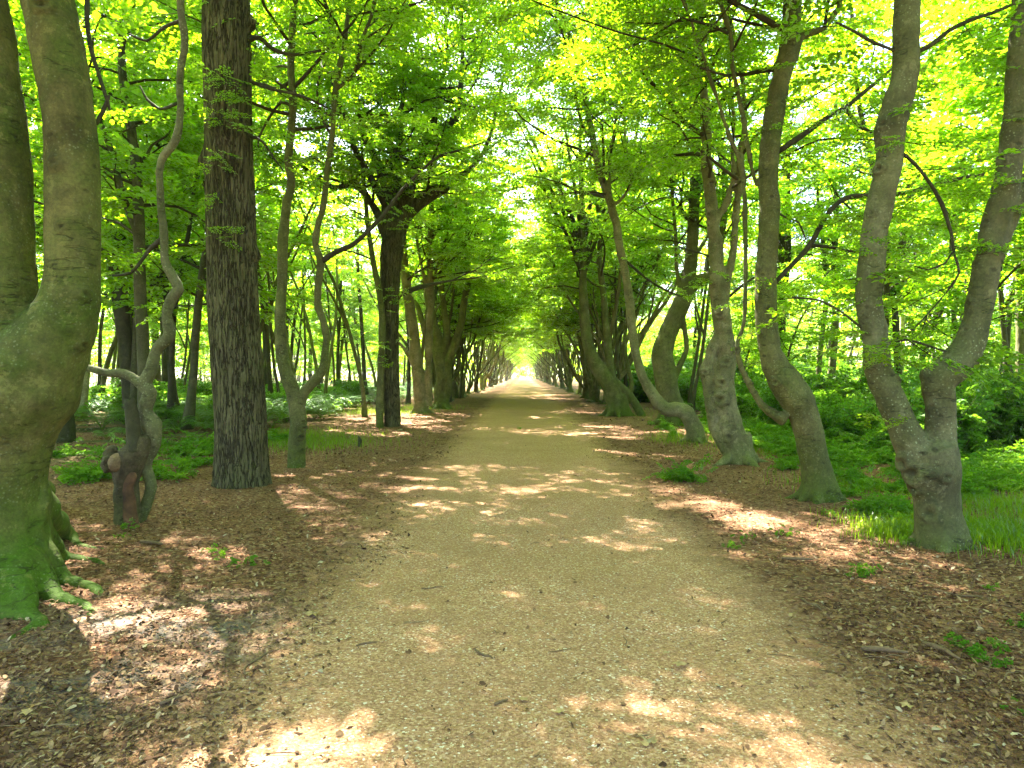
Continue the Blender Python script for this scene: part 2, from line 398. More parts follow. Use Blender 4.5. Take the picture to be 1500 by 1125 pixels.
# leaf and spray templates --------------------------------------------------
def leaf_template(L=.08, W=.05, fold=.18):
    # base, l1, l2, tip, r2, r1, folded along the midrib
    v = np.array([[0, 0, 0], [.3 * L, W * .46, W * fold], [.68 * L, W * .42, W * fold], [L, 0, -.05 * L], [.68 * L, -W * .42, W * fold], [.3 * L, -W * .46, W * fold]])
    q = np.array([[0, 3, 2, 1], [0, 5, 4, 3]])
    return v, q
def rotz(a): c, s = math.cos(a), math.sin(a); return np.array([[c, -s, 0], [s, c, 0], [0, 0, 1]])
def rotx(a): c, s = math.cos(a), math.sin(a); return np.array([[1, 0, 0], [0, c, -s], [0, s, c]])
def roty(a): c, s = math.cos(a), math.sin(a); return np.array([[c, 0, s], [0, 1, 0], [-s, 0, c]])
def make_spray(seed, L=.6, leaf=.08, simple=False, lobes=False):
    rg = random.Random(seed); V_ = []; Q = []; n = 0
    tv = []; 
    def put(p, ang, s=1.0):
        nonlocal n
        if simple:
            l = leaf * s; v = np.array([[0, 0, 0], [.5 * l, .33 * l, .02 * l], [l, 0, -.05 * l], [.5 * l, -.33 * l, .02 * l]]); q = np.array([[0, 3, 2, 1]])
        else:
            v, q = leaf_template(leaf * s, leaf * s * .66)
        M = rotz(ang) @ roty(rg.uniform(-.35, .5)) @ rotx(rg.uniform(-.5, .5))
        V_.append(v @ M.T + p); Q.append(q + n); n += len(v)
    def line(p0, ang, ln, sag):
        k = max(2, int(ln / (leaf * .62)))
        for i in range(k):
            t = (i + .6) / k
            p = p0 + np.array([math.cos(ang) * ln * t, math.sin(ang) * ln * t, -sag * t * t + rg.uniform(-.012, .012)])
            side = 1 if i % 2 else -1
            put(p, ang + side * rg.uniform(.6, 1.15), rg.uniform(.75, 1.15))
        pe = p0 + np.array([math.cos(ang) * ln, math.sin(ang) * ln, -sag]); put(pe, ang + rg.uniform(-.3, .3), 1)
        tv.append((p0, pe))
    line(np.zeros(3), 0, L, .06)
    for i, t in enumerate((.25, .5, .72)):
        for sgn in (1, -1):
            if rg.random() < .8: line(np.array([L * t, 0, -.06 * t * t]), sgn * rg.uniform(.6, .95), L * (.55 - .35 * t) * rg.uniform(.8, 1.2), .03)
    twv, twq, tn = [], [], 0
    for a, b in tv:
        w_ = .0035 if a is tv[0][0] else .002
        v = np.array([a + [0, w_, 0], a - [0, w_, 0], b, a + [0, 0, -w_ * 1.6]])
        twv.append(v); twq.append(np.array([[0, 1, 2], [1, 3, 2], [3, 0, 2]]) + tn); tn += 4
    return np.vstack(V_), np.vstack(Q), np.vstack(twv), np.vstack(twq)
SPRAY_N = [make_spray(i, .62, .075) for i in range(8)]
SPRAY_M = [make_spray(20 + i, .62, .105) for i in range(8)]
SPRAY_F = [make_spray(40 + i, .75, .17, True) for i in range(8)]
def add_sprays(g, sprays, T, rng, twigs=True, flat=.3):
    "sprays: list of (pos, heading angle, pitch, scale)"
    if not sprays: return
    S = np.array(sprays, float)                       # x y z ang pitch scale
    idx = rng.randint(0, len(T), len(S))
    for k in range(len(T)):
        s = S[idx == k]
        if not len(s): continue
        v, q, tv, tt = T[k]; n = len(s)
        a = s[:, 3]; p = s[:, 4]; roll = rng.randn(n) * flat; sc_ = s[:, 5]
        ca, sa, cp, sp, cr, sr = np.cos(a), np.sin(a), np.cos(p), np.sin(p), np.cos(roll), np.sin(roll)
        X = np.stack([ca * cp, sa * cp, sp], 1)
        Y0 = np.stack([-sa, ca, 0 * a], 1); Z0 = np.cross(X, Y0)
        Y = Y0 * cr[:, None] + Z0 * sr[:, None]; Z = np.cross(X, Y)
        B = np.stack([X, Y, Z], 1) * sc_[:, None, None]          # n,3,3
        W = np.einsum('vi,nij->nvj', v, B) + s[:, None, :3]
        Q = (q[None] + (np.arange(n) * len(v))[:, None, None]).reshape(-1, q.shape[1])
        g.add(W.reshape(-1, 3), Q, None, 0)
        if twigs:
            W = np.einsum('vi,nij->nvj', tv, B) + s[:, None, :3]
            Q = (tt[None] + (np.arange(n) * len(tv))[:, None, None]).reshape(-1, 3)
            g.add(W.reshape(-1, 3), None, Q, 1)

# growth --------------------------------------------------------------------
def unit(v): return v / (np.linalg.norm(v) + 1e-9)
def wander(rng, p, d, L, n, amp, trop=(0, 0, 0)):
    pts = [np.array(p, float)]; d = unit(np.array(d, float)); st = L / n; trop = np.array(trop)
    for i in range(n):
        d = unit(d + rng.randn(3) * amp + trop); pts.append(pts[-1] + d * st)
    return np.array(pts)
def foliate(crown, sprays, rng, stem, srad, zmin, ztop, blen=2.2, gap=.45, tgap=.42, lean=(0, 0), up=.35, sscale=1.0, k=5, zfull=None, keep=1.0):
    "side branches in flat tiers with twigs and leaf sprays from height zmin upward"
    pts, rad = catmull(stem, srad, .25)
    acc = 0; az = rng.rand() * 6.28
    for i in range(1, len(pts)):
        if pts[i][2] < zmin: continue
        acc += np.linalg.norm(pts[i] - pts[i-1])
        if acc < gap: continue
        acc -= gap * (.7 + .6 * rng.rand()); az += 2.4 + rng.randn() * .4
        if rng.rand() > keep: continue
        f = (pts[i][2] - zmin) / max(.1, (ztop - zmin))
        L = blen * (.55 + .75 * rng.rand()) * (1.05 - .55 * f)
        d = np.array([math.cos(az) + lean[0], math.sin(az) + lean[1], up * (1 + f)])
        r0 = min(rad[i] * .5, .012 + .011 * L)
        b = wander(rng, pts[i], d, L, 6, .16, (0, 0, .01))
        if b[:, 2].min() < zmin - .9: continue
        branch(crown, sprays, rng, b, r0, tgap, sscale, k)
    # leader tip
    b = wander(rng, pts[-1], pts[-1] - pts[-2], blen * .8, 5, .15, (0, 0, .02))
    branch(crown, sprays, rng, b, rad[-1] * .9, tgap, sscale, k)
def branch(crown, sprays, rng, b, r0, tgap, sscale, k=5, start=.22, leafy=1.0):
    L = np.sum(np.linalg.norm(np.diff(b, axis=0), axis=1))
    crown.tube(b, np.linspace(r0, .006, len(b)), k, .5, 0, 0, 1, False)
    n = max(1, int(L / tgap)); side = 1
    pp, _ = catmull(b, np.ones(len(b)), .1)
    for j in range(n + 1):
        t = start + (1 - start) * (j + rng.rand() * .5) / (n + .5)
        q = min(len(pp) - 2, int(t * (len(pp) - 1))); p = pp[q]; d = unit(pp[q+1] - pp[q])
        side = -side; ang = math.atan2(d[1], d[0]) + side * (.55 + .5 * rng.rand())
        tl = (.35 + .75 * rng.rand()) * (1.15 - .6 * t) * min(1, L / 1.6)
        if j >= n: ang = math.atan2(d[1], d[0]); 
        e = p + np.array([math.cos(ang) * tl, math.sin(ang) * tl, d[2] * tl * .4 + rng.randn() * .07 - .04])
        if tl > .25: crown.tube([p, (p + e) / 2 + rng.randn(3) * .03, e], [.006, .005, .003], 3, .4, 0, 0, 1, False)
        if rng.rand() < leafy:
            m = max(1, int(round(tl / .32)))
            for s in range(m):
                u = (s + .5) / m; x = p + (e - p) * u
                a2 = ang + (rng.rand() - .5) * 1.7
                sprays.append((*x, a2, rng.randn() * .18 - .08, sscale * (.75 + .4 * rng.rand())))
            sprays.append((*e, ang, rng.randn() * .15 - .1, sscale * (.8 + .4 * rng.rand())))

def flare_roots(g, rng, base, r, n=6, L=.7, m=0, k=8):
    for i in range(n):
        a = i * 6.283 / n + rng.randn() * .25; l = L * (.7 + .6 * rng.rand()); d = np.array([math.cos(a), math.sin(a), 0])
        p0 = base + d * r * .35 + [0, 0, r * 1.5]; p1 = base + d * r * .95 + [0, 0, r * .42]
        p2 = base + d * (r + l * .5) + [0, 0, .02]; p3 = base + d * (r + l) + rng.randn(3) * .05; p3[2] = -.08
        g.tube([p0, p1, p2, p3], [r * .42, r * .36, r * .18, r * .06], k, .08, .15, i, m)

# ------------------------------------------------------------------ ground and path
def grid_sheet(name, xs, ys, mat_, dz=0.0):
    X, Y = np.meshgrid(xs, ys); Z = gh(X, Y) + dz
    V_ = np.stack([X, Y, Z], -1).reshape(-1, 3); nx = len(xs); ny = len(ys)
    i, j = np.meshgrid(np.arange(nx - 1), np.arange(ny - 1)); b = (j * nx + i).ravel()
    return mesh_np(name, V_, [np.stack([b, b + 1, b + nx + 1, b + nx], 1)], [mat_], None, True)
def spaced(a, b, fine, lim):
    out = [0.0]; st = fine
    while out[-1] < b:
        out.append(out[-1] + st)
        if out[-1] > lim: st *= 1.25
    pos = np.array(out)
    neg = -pos[1:][::-1]; neg = neg[neg > a * 1.3]
    return np.concatenate([neg, pos])
gx = spaced(-400, 400, .12, 7)
gy = np.concatenate([-np.geomspace(1, 200, 20)[::-1], np.arange(0, 16, .12), np.geomspace(16, 900, 90)])
g_o = link('ground', grid_sheet('ground', gx, gy, M_GROUND)); tag(g_o, 'reddish brown forest floor of bark and leaf litter on both sides of the path', kind='structure')
def path_sheet():
    ys = np.concatenate([np.arange(-20, 0, .25), np.arange(0, 9, .05), np.arange(9, 18, .12), np.geomspace(18, 300, 120)]); n = 130
    rows = []
    for y in ys:
        wl = 1.55 + .30 * min(1, max(0, (y - 8) / 27)) + .10 * float(vnoise(np.array([y * .9]), np.array([.5]), np.array([.1]))[0])
        wr = 1.70 + .30 * min(1, max(0, (y - 8) / 27)) + .10 * float(vnoise(np.array([y * .9]), np.array([7.5]), np.array([.1]))[0])
        rows.append(np.linspace(-wl, wr, n))
    X = np.array(rows); Y = np.repeat(ys[:, None], n, 1)
    Z = gh(X, Y) + .005
    # long shallow wheel rut on the near right part of the path
    rx = .262 - .02 * (Y - 2.6) + .008 * vnoise(Y * 3, Y * 0 + .5, Y * 0)
    Z -= (.020 * np.exp(-((X - rx) / .026) ** 2) - .007 * np.exp(-((np.abs(X - rx) - .06) / .02) ** 2)) * np.clip((3.7 - Y) / .3, 0, 1)
    Z[:, 0] -= .02; Z[:, -1] -= .02
    V_ = np.stack([X, Y, Z], -1).reshape(-1, 3)
    i, j = np.meshgrid(np.arange(n - 1), np.arange(len(ys) - 1)); b = (j * n + i).ravel()
    return mesh_np('path', V_, [np.stack([b, b + 1, b + n + 1, b + n], 1)], [M_GROUND], None, True)
p_o = link('path', path_sheet()); tag(p_o, 'straight sandy gravel path running down the avenue', kind='structure')

# ------------------------------------------------------------------ hero trees
rng = np.random.RandomState(11)
def stem_px(Z, rows):
    "rows of (px, py, width px[, dz])"
    pts = []; rad = []
    for r in rows:
        z = Z + (r[3] if len(r) > 3 else 0)
        pts.append(P(r[0], r[1], z)); rad.append(r[2] / 2 * z / 1000)
    return np.array(pts), np.array(rad)
def fuse(tubes, voxel, smooth=6, mats=(), origin=(0, 0, 0), lump=.012, freq=5, extra=None, name='trunk'):
    g = Geo()
    for t in tubes:
        pts, rad = t[0], t[1] * .96 - voxel * .15; g.tube(pts, np.maximum(rad, .008), 20, .08, t[2] if len(t) > 2 else .06, len(pts))
    me = g.mesh('tmp', [], origin)
    o = bpy.data.objects.new('tmp', me); COL.objects.link(o)
    m = o.modifiers.new('r', 'REMESH'); m.mode = 'VOXEL'; m.voxel_size = voxel; m.use_smooth_shade = True
    s = o.modifiers.new('s', 'SMOOTH'); s.iterations = smooth; s.factor = .5
    dg = bpy.context.evaluated_depsgraph_get()
    me2 = bpy.data.meshes.new_from_object(o.evaluated_get(dg)); me2.name = name
    bpy.data.objects.remove(o); bpy.data.meshes.remove(me)
    n = len(me2.vertices); co = np.zeros(n * 3, np.float32); me2.vertices.foreach_get('co', co); co = co.reshape(-1, 3).astype(float)
    no = np.zeros(n * 3, np.float32); me2.vertex_normals.foreach_get('vector', no); no = no.reshape(-1, 3)
    d = lump * fbm(co[:, 0] * freq, co[:, 1] * freq, co[:, 2] * freq * .8, 3)
    d = .55 * d + .25 * lump * fbm(co[:, 0] * 16, co[:, 1] * 16, co[:, 2] * 11, 2)
    sk = None
    if extra is not None:
        dd, sk = extra(co); d = d + dd
    co = co + no * d[:, None]
    me2.vertices.foreach_set('co', co.astype(np.float32).ravel())
    me2.materials.clear()
    if sk is not None:
        at = me2.attributes.new('scar', 'FLOAT', 'POINT'); at.data.foreach_set('value', np.clip(sk, 0, 1).astype(np.float32))
    for m_ in mats: me2.materials.append(m_)
    me2.polygons.foreach_set('use_smooth', np.ones(len(me2.polygons), bool)); me2.update()
    return me2
def knots(base, spots):
    "raised scars: list of (world pos, radius, height)"
    sp = [(np.asarray(p) - base, r, h) for p, r, h in spots]
    def f(co):
        d = np.zeros(len(co)); sc_ = np.zeros(len(co))
        for p, r, h in sp:
            p = co[np.argmin(np.linalg.norm((co - p) * [1, .35, 1], axis=1))]      # snap to the bark
            q = np.linalg.norm((co - p) * [1, 1, 1.25], axis=1) / r
            q = q * (1 + .22 * fbm(co[:, 0] * 14, co[:, 1] * 14, co[:, 2] * 14, 2))
            d += h * (np.exp(-(q - .8) ** 2 * 7) - .8 * np.exp(-q ** 2 * 9)); sc_ = np.maximum(sc_, np.exp(-q ** 2 * 5) + .6 * np.exp(-(q - 1.15) ** 2 * 60))
        return d, sc_
    return f
def up_stem(rng, pts, rad, top, lean=(0, 0), amp=.10, mn=.03):
    "carry a traced stem on above the frame to height top"
    d = unit(unit(pts[-1] - pts[-3]) + np.array([0, 0, .5])); L = max(1.5, top - pts[-1][2]); n = max(4, int(L / .8))
    q = wander(rng, pts[-1], d, L, n, amp, (lean[0], lean[1], .09))
    r = np.linspace(rad[-1], mn, n + 1)
    return np.vstack([pts, q[1:]]), np.concatenate([rad, r[1:]])
# ground spots to be sunlit: crowns are cut open along the rays above them
SUN_SPOTS = [(615, 933, .10), (1050, 1060, .14), (1110, 1085, .16), (1170, 1110, .14), (750, 1075, .10), (150, 1030, .02), (900, 800, .12), (1160, 775, .25), (1205, 788, .16),
        (1320, 828, .14), (1010, 735, .2), (1060, 820, .10), (850, 700, .25), (880, 660, .35), (940, 668, .35), (730, 650, .3), (1395, 880, .14), (1450, 892, .16), (1100, 748, .18), (480, 712, .12), (640, 718, .18), (780, 612, .6)]
class Hero:
    def __init__(s, base, name, label, cat='tree', group='trees of the avenue'):
        s.base = np.asarray(base, float); s.root = thing(name, s.base, label, cat, group); s.crown = Geo(); s.sprays = []
    def trunk(s, me): s.tr = link('trunk', me, s.root); return s.tr
    def limb(s, tubes, m, k=10, lump=.08, step=.1):
        g = Geo()
        for pts, rad in tubes: g.tube(pts, rad, k, step, lump, len(pts))
        return link('branch', g.mesh('branch', [m], s.base), s.root)
    def fol(s, rng, *a, **k): foliate(s.crown, s.sprays, rng, *a, **k)
    def finish(s, rng, T=None, m=None):
        if np.abs(s.base).max() > 0 and s.sprays:
            A = np.array(s.sprays); keep_ = np.ones(len(A), bool); d = np.array(sdir)
            for px, py, rad_ in SUN_SPOTS:
                o_ = A[:, :3] - G(px, py); tt = o_ @ d; dist = np.linalg.norm(o_ - tt[:, None] * d, axis=1); keep_ &= ~((dist < rad_ + .20) & (tt > 0))
            s.sprays = [tuple(q) for q in A[keep_]]
        add_sprays(s.crown, s.sprays, T or SPRAY_N, rng)
        if s.crown.n: link('crown', s.crown.mesh('crown', [m or M_LEAF, M_TWIG], s.base, 'm'), s.root)
def shoot(h, px, py, Z, n=5, s=.5, spread=.15, ang=None):
    for i in range(n):
        p = P(px, py, Z) + rng.randn(3) * spread * np.array([1, .6, .5])
        h.sprays.append((*p, (rng.rand() * 6.28 if ang is None else ang + rng.randn() * .5), rng.randn() * .2 - .1, s * (.8 + .4 * rng.rand())))
def extend_branches(h, rng, rows, Z, m, **kw):
    pts, rad = stem_px(Z, rows)
    h.limb([(pts, rad)], m, 8, .10)
    return pts, rad

# L1: big mossy forked beech on the left -------------------------------------
Z = 5.0
b = P(-5, 868, Z); b[2] = 0
h = Hero(b, 'beech_tree', 'huge mossy beech with flaring green roots at the left edge')
main = stem_px(Z, [(-16, 965, 300), (-16, 910, 240), (-18, 860, 200), (-20, 800, 176), (-22, 720, 162), (-10, 640, 170), (12, 570, 190), (30, 520, 175)])
rt = stem_px(Z, [(0, 620, 130), (32, 570, 160), (62, 518, 130), (86, 480, 104), (101, 445, 84), (106, 405, 76), (107, 350, 76), (107, 300, 77), (103, 200, 74), (91, 100, 74), (72, 10, 72), (62, -50, 68), (50, -130, 62)])
lt = stem_px(Z, [(0, 640, 130), (-8, 560, 120), (0, 500, 104), (4, 440, 96), (0, 380, 96), (-4, 300, 96), (-10, 200, 96), (-22, 100, 88), (-34, 0, 80), (-70, -100, 62)])
rt = up_stem(rng, *rt, 15, (.02, 0)); lt = up_stem(rng, *lt, 14, (-.02, 0))
roots = []
def root(px0, py0, z0, r0, mid, end, r1, r2, side=0):
    p0 = P(px0, py0, Z); e = G(*end); mpt = G(*mid); mpt[2] = r1 * .9; e[2] = -r2 * .3
    a = p0 * .5 + mpt * .5; a[2] = max(a[2] * .95, r1)
    sd_ = np.array([-(e - mpt)[1], (e - mpt)[0], 0]); k = .25 * rng.randn()
    mpt[2] = r1 * .35; e[2] = -.01
    q1 = mpt * .55 + e * .45 + sd_ * k; q1[2] = r1 * .18; q2 = e + (e - mpt) * .4 - sd_ * k; q2[2] = -.06
    roots.append((np.array([p0, a, mpt, q1, e, q2]), np.array([r0, r0 * .35 + r1 * .7, r1, r1 * .62, .026, .01]), .16))
root(30, 730, .9, .20, (100, 790), (190, 813), .085, .04)
root(30, 760, .8, .18, (92, 822), (165, 842), .07, .035)
root(25, 780, .8, .17, (95, 858), (152, 886), .08, .045)
root(20, 800, .7, .17, (82, 882), (128, 918), .075, .045)
root(10, 790, .7, .18, (40, 902), (62, 935), .07, .045)
root(-15, 790, .7, .20, (5, 905), (4, 945), .08, .05)
root(-60, 780, .7, .24, (-60, 900), (-90, 940), .10, .05)
root(-60, 740, .9, .26, (-160, 830), (-220, 850), .10, .05)
root(30, 710, 1, .18, (80, 752), (128, 762), .07, .04)
kn = knots(b, [(P(78, 235, 4.82), .05, .018), (P(88, 330, 4.82), .04, .012), (P(120, 430, 4.85), .05, .02), (P(125, 512, 4.85), .05, .02), (P(60, 5, 4.85), .07, .03), (P(75, 195, 4.82), .04, .012)])
me = fuse([main + (.07,), rt + (.03,), lt + (.03,)] + roots, .022, 7, [M_MOSSY], b, .016, 3.5, kn)
h.trunk(me)
h.fol(rng, *rt, 5.9, 15, blen=2.8, lean=(.4, -.1), gap=.3, keep=.75); h.fol(rng, *lt, 5.9, 14, blen=2.6, gap=.3, keep=.75)
# hanging thin branches beside the right stem
for rows in ([(128, -20, 7), (128, 30, 7), (133, 70, 7), (145, 110, 6), (158, 150, 5), (161, 162, 3)],
             [(140, 182, 7), (150, 165, 6), (160, 140, 4)],):
    extend_branches(h, rng, rows, 5.2, M_DARK)
h.finish(rng)

# L2: slim crooked beech ------------------------------------------------------
Z = 7.2
b = P(212, 768, Z); b[2] = 0
h = Hero(b, 'beech_tree', 'slim zigzag beech with a low branch reaching left, beside the rotten stump')
m1 = stem_px(Z, [(206, 778, 20), (208, 755, 18), (221, 715, 17), (214, 680, 17), (224, 650, 22), (221, 622, 30), (213, 600, 20), (219, 575, 22), (212, 562, 20), (222, 540, 18), (230, 511, 17), (249, 492, 18), (244, 462, 16), (252, 436, 17), (262, 424, 16), (250, 400, 15), (241, 380, 13), (240, 338, 12), (236, 302, 12), (234, 250, 12), (240, 228, 14), (256, 208, 13), (264, 170, 11), (264, 107, 11), (271, 62, 11), (265, 15, 12), (262, -60, 11)])
m2 = stem_px(Z, [(219, 585, 18), (213, 570, 17), (198, 556, 15), (178, 546, 14), (160, 547, 12), (145, 543, 12), (121, 536, 11), (90, 520, 9), (60, 500, 7)])
m1u = up_stem(rng, *m1, 12)
h.trunk(fuse([m1u + (.10,), m2 + (.10,)], .012, 4, [M_BEECHG], b, .006, 9))
for rows in ([(241, 348, 8), (222, 362, 7), (205, 385, 5), (190, 400, 5), (165, 404, 3)], [(266, 30, 6), (240, 40, 5), (215, 60, 4), (190, 50, 3)],
             [(262, 150, 5), (235, 160, 4), (215, 145, 4), (205, 125, 2)]):
    pts, rad = extend_branches(h, rng, rows, Z, M_DARK)
    branch(h.crown, h.sprays, rng, pts, .012, .5, .8)
h.fol(rng, *m1u, 5.4, 12, blen=1.8, gap=.4); h.fol(rng, *m1u, 7.5, 12, blen=3.4, gap=.3, keep=.7)
shoot(h, 228, 450, 7.4, 3, .5, .12); shoot(h, 210, 350, 7.4, 4, .6, .2)
h.finish(rng)
# rotten stump ----------------------------------------------------------------
b = P(188, 772, 7.1); b[2] = 0
st = thing('tree_stump', b, 'rotten brown broken stump with a dark upright snag, between the mossy beech and the oak', 'tree stump')
body = stem_px(7.1, [(190, 785, 50), (188, 765, 38), (186, 740, 32), (184, 710, 32), (186, 690, 40), (196, 668, 38), (208, 650, 26), (212, 640, 18)])
bulge = stem_px(7.05, [(192, 690, 26), (178, 684, 30), (165, 676, 26), (158, 664, 18), (168, 656, 12)])
bulge2 = stem_px(7.0, [(160, 690, 14), (155, 680, 15), (162, 668, 10)])
rr = stem_px(7.1, [(188, 765, 24), (170, 770, 14), (150, 776, 8), (140, 784, 4)])
link('trunk', fuse([body + (.2,), bulge + (.25,), bulge2 + (.3,), rr + (.1,)], .012, 2, [M_STUMP], b, .014, 11), st)
# stripped rotten face and snag as parts of their own
fg = Geo()
fr = stem_px(7.03, [(192, 768, 20), (189, 740, 18), (188, 715, 16), (192, 698, 12), (190, 690, 6)])
fg.tube(*fr, 10, .03, .35, 3)
link('stripped_face', fg.mesh('stripped_face', [M_ROT], b), st)['label'] = 'reddish rotten wood where the bark has gone'
fg = Geo(); c0 = P(172, 678, 7.02); c1 = P(170, 677, 6.93)
v, q, t = tube_arrays(np.array([c0, c0 * .5 + c1 * .5, c1]), [.08, .085, .055], 16, .02, .45, 2); v = v + rng.randn(len(v), 3) * .005; fg.add(v, q, t)
link('cut_face', fg.mesh('cut_face', [M_STICK], b), st)['label'] = 'pale splintered face of the broken side lump'
fg = Geo(); sn = stem_px(7.05, [(198, 662, 24), (196, 640, 20), (194, 615, 19), (191, 596, 17), (190, 590, 13)])
v, q, t = tube_arrays(*sn, 14, .03, .12, 5); top = v[:, 2] > v[:, 2].max() - .05; v[top, 2] += rng.rand(top.sum()) * .05; fg.add(v, q, t)
link('snag', fg.mesh('snag', [M_DARK], b), st)['label'] = 'dark dead upright snag with splintered top'

# oaks with real furrowed bark --------------------------------------------------
def oak_trunk(h, pts, rad, bumps=(), k=150, step=.03, amp=.02, seed=0, fl=.35):
    pts, rad = catmull(pts, rad, step); n = len(pts); base = pts[0]
    hgt = pts[:, 2]
    th = np.arange(k) * 2 * math.pi / k
    Hh, Th = np.meshgrid(hgt, th, indexing='ij')
    r = np.repeat(rad[:, None], k, 1)
    cx, sy = np.cos(Th), np.sin(Th)
    r = r * (1 + fl * np.exp(-np.clip(Hh, 0, 99) / .28) * (.55 + .45 * fbm(cx * 1.6 + seed, sy * 1.6, Hh * .3, 2)))
    r = r * (1 + .035 * fbm(cx * 1.3, sy * 1.3 + seed, Hh * .8, 2))
    for (hz, a0, s, a) in bumps:
        da = np.angle(np.exp(1j * (Th - a0))); q = (da * rad[0] / s) ** 2 + ((Hh - hz) / (s * 1.1)) ** 2
        r = r + a * np.exp(-q) * (1 + .6 * fbm(cx * 9, sy * 9, Hh * 9, 2))
    # furrows: long, wavering, anastomosing
    wv = .35 * fbm(cx * 2, sy * 2, Hh * 1.6, 2)
    fq = 6.5
    R0 = float(np.mean(rad))
    u = (np.cos(Th + wv * .35)) * R0 * fq * 5; v_ = (np.sin(Th + wv * .35)) * R0 * fq * 5
    ridg = np.abs(vnoise(u + seed, v_, Hh * 1.9 * 2)) ; ridg2 = np.abs(vnoise(u * 2.1, v_ * 2.1 + seed, Hh * 7.0))
    fur = np.clip(1 - ridg * 4.0, 0, 1) * .75 + np.clip(1 - ridg2 * 4.5, 0, 1) * .35
    r = r - amp * np.clip(fur, 0, 1) + amp * .25 * fbm(u * 2, v_ * 2, Hh * 6, 2)
    X = pts[:, None, 0] + cx * r; Y = pts[:, None, 1] + sy * r; Zz = np.repeat(pts[:, None, 2], k, 1)
    V_ = np.stack([X, Y, Zz], -1).reshape(-1, 3) - h.base
    i = np.arange(n - 1)[:, None] * k; j = np.arange(k)[None, :]; j2 = (j + 1) % k
    F = np.stack([i + j, i + j2, i + k + j2, i + k + j], -1).reshape(-1, 4)
    me = mesh_np('trunk', V_, [F], [M_OAK], None, True)
    at = me.attributes.new('furrow', 'FLOAT', 'POINT'); at.data.foreach_set('value', np.clip(fur, 0, 1).ravel().astype(np.float32))
    return h.trunk(me)
Z = 9.6
b = P(355, 716, Z); b[2] = 0
h = Hero(b, 'oak_tree', 'straight thick oak with deeply ridged brown bark in front of the left ferns')
tr = stem_px(Z, [(356, 726, 76), (355, 700, 74), (352, 600, 73), (343, 450, 71), (339, 350, 68), (335, 200, 66), (333, 80, 67), (332, 0, 66), (332, -100, 62), (333, -400, 50), (338, -700, 36)])
oak_trunk(h, *tr, k=300, step=.03, amp=.016, bumps=[(6.55, 0.0, .10, .09), (3.3, .1, .09, .07), (4.6, -2.9, .12, .08), (3.7, -1.7, .12, .05), (2.7, 3.0, .12, .05), (4.9, -1.2, .14, .05), (5.0, -1.9, .1, .04)], seed=2, fl=.22)
for rows in ([(345, 54, 14), (366, 57, 10), (380, 55, 7), (400, 72, 6), (430, 80, 5), (470, 74, 4)], [(345, 117, 8), (368, 120, 6), (395, 130, 5), (440, 140, 4), (480, 158, 3)], [(345, 196, 6), (368, 200, 5), (385, 208, 4), (400, 230, 3), (415, 250, 2)]):
    pts, rad = extend_branches(h, rng, rows, Z, M_DARK); branch(h.crown, h.sprays, rng, pts, .015, .35, .8)
h.fol(rng, *tr, 7.2, 17, blen=4.0, gap=.26, lean=(.25, 0), keep=.8)
for (x, y, n_) in ((330, 115, 9), (338, 165, 8), (315, 175, 5), (345, 140, 6), (318, 230, 5), (312, 240, 4), (322, 290, 3), (310, 345, 4), (350, 340, 3)):
    shoot(h, x, y, 9.15, n_, .42, .09)
h.finish(rng)

# L4: forked slender beech ------------------------------------------------------
Z = 11.3
b = P(435, 690, Z); b[2] = 0
h = Hero(b, 'beech_tree', 'slender twin-stemmed beech with a knobbly bole, right of the ridged oak')
m0 = stem_px(Z, [(434, 700, 30), (434, 680, 26), (436, 640, 26), (437, 620, 25), (436, 600, 22)])
m1 = stem_px(Z, [(436, 640, 20), (434, 610, 20), (429, 574, 21), (416, 538, 20), (411, 487, 17), (412, 440, 16), (414, 400, 16), (414, 353, 16), (420, 300, 14), (426, 270, 13), (423, 235, 13), (427, 190, 12), (429, 146, 12), (426, 100, 12), (428, 50, 11), (432, 0, 11)])
m2 = stem_px(Z, [(438, 630, 18), (440, 590, 17), (448, 572, 16), (459, 560, 15), (473, 540, 14), (476, 518, 12), (478, 492, 12), (472, 465, 11), (465, 445, 11), (467, 410, 11), (470, 384, 12), (462, 358, 11), (466, 330, 10), (474, 300, 10), (480, 245, 10), (487, 193, 9), (491, 131, 9), (497, 100, 10), (505, 60, 8)])
m3 = stem_px(Z, [(491, 131, 8), (505, 119, 8), (522, 100, 7), (530, 60, 7), (545, 20, 6), (552, -20, 6)])
m1 = up_stem(rng, *m1, 14); m2 = up_stem(rng, *m2, 12); 
kn = knots(b, [(P(440, 640, 11.15), .07, .03), (P(444, 628, 11.15), .06, .03), (P(442, 660, 11.1), .06, .015)])
h.trunk(fuse([m0 + (.12,), m1 + (.06,), m2 + (.06,), m3 + (.04,)], .014, 4, [M_BEECH], b, .012, 7, kn))
bl = stem_px(Z, [(470, 384, 9), (491, 370, 8), (520, 356, 7), (555, 322, 6), (580, 290, 5), (597, 270, 5), (638, 232, 4), (669, 221, 3), (736, 200, 2)])
h.limb([bl], M_DARK, 8, .08); branch(h.crown, h.sprays, rng, bl[0][3:], .02, .45, .9)
for rows in ([(425, 120, 6), (405, 130, 5), (380, 122, 4), (355, 128, 3)], [(427, 250, 5), (440, 240, 4), (455, 230, 3), (470, 238, 2)], [(428, 156, 5), (412, 150, 4), (396, 170, 4), (380, 200, 3), (378, 215, 2)], [(487, 200, 4), (468, 165, 4), (466, 120, 3), (478, 90, 2)]):
    pts, rad = extend_branches(h, rng, rows, Z, M_DARK); branch(h.crown, h.sprays, rng, pts, .01, .4, .8)
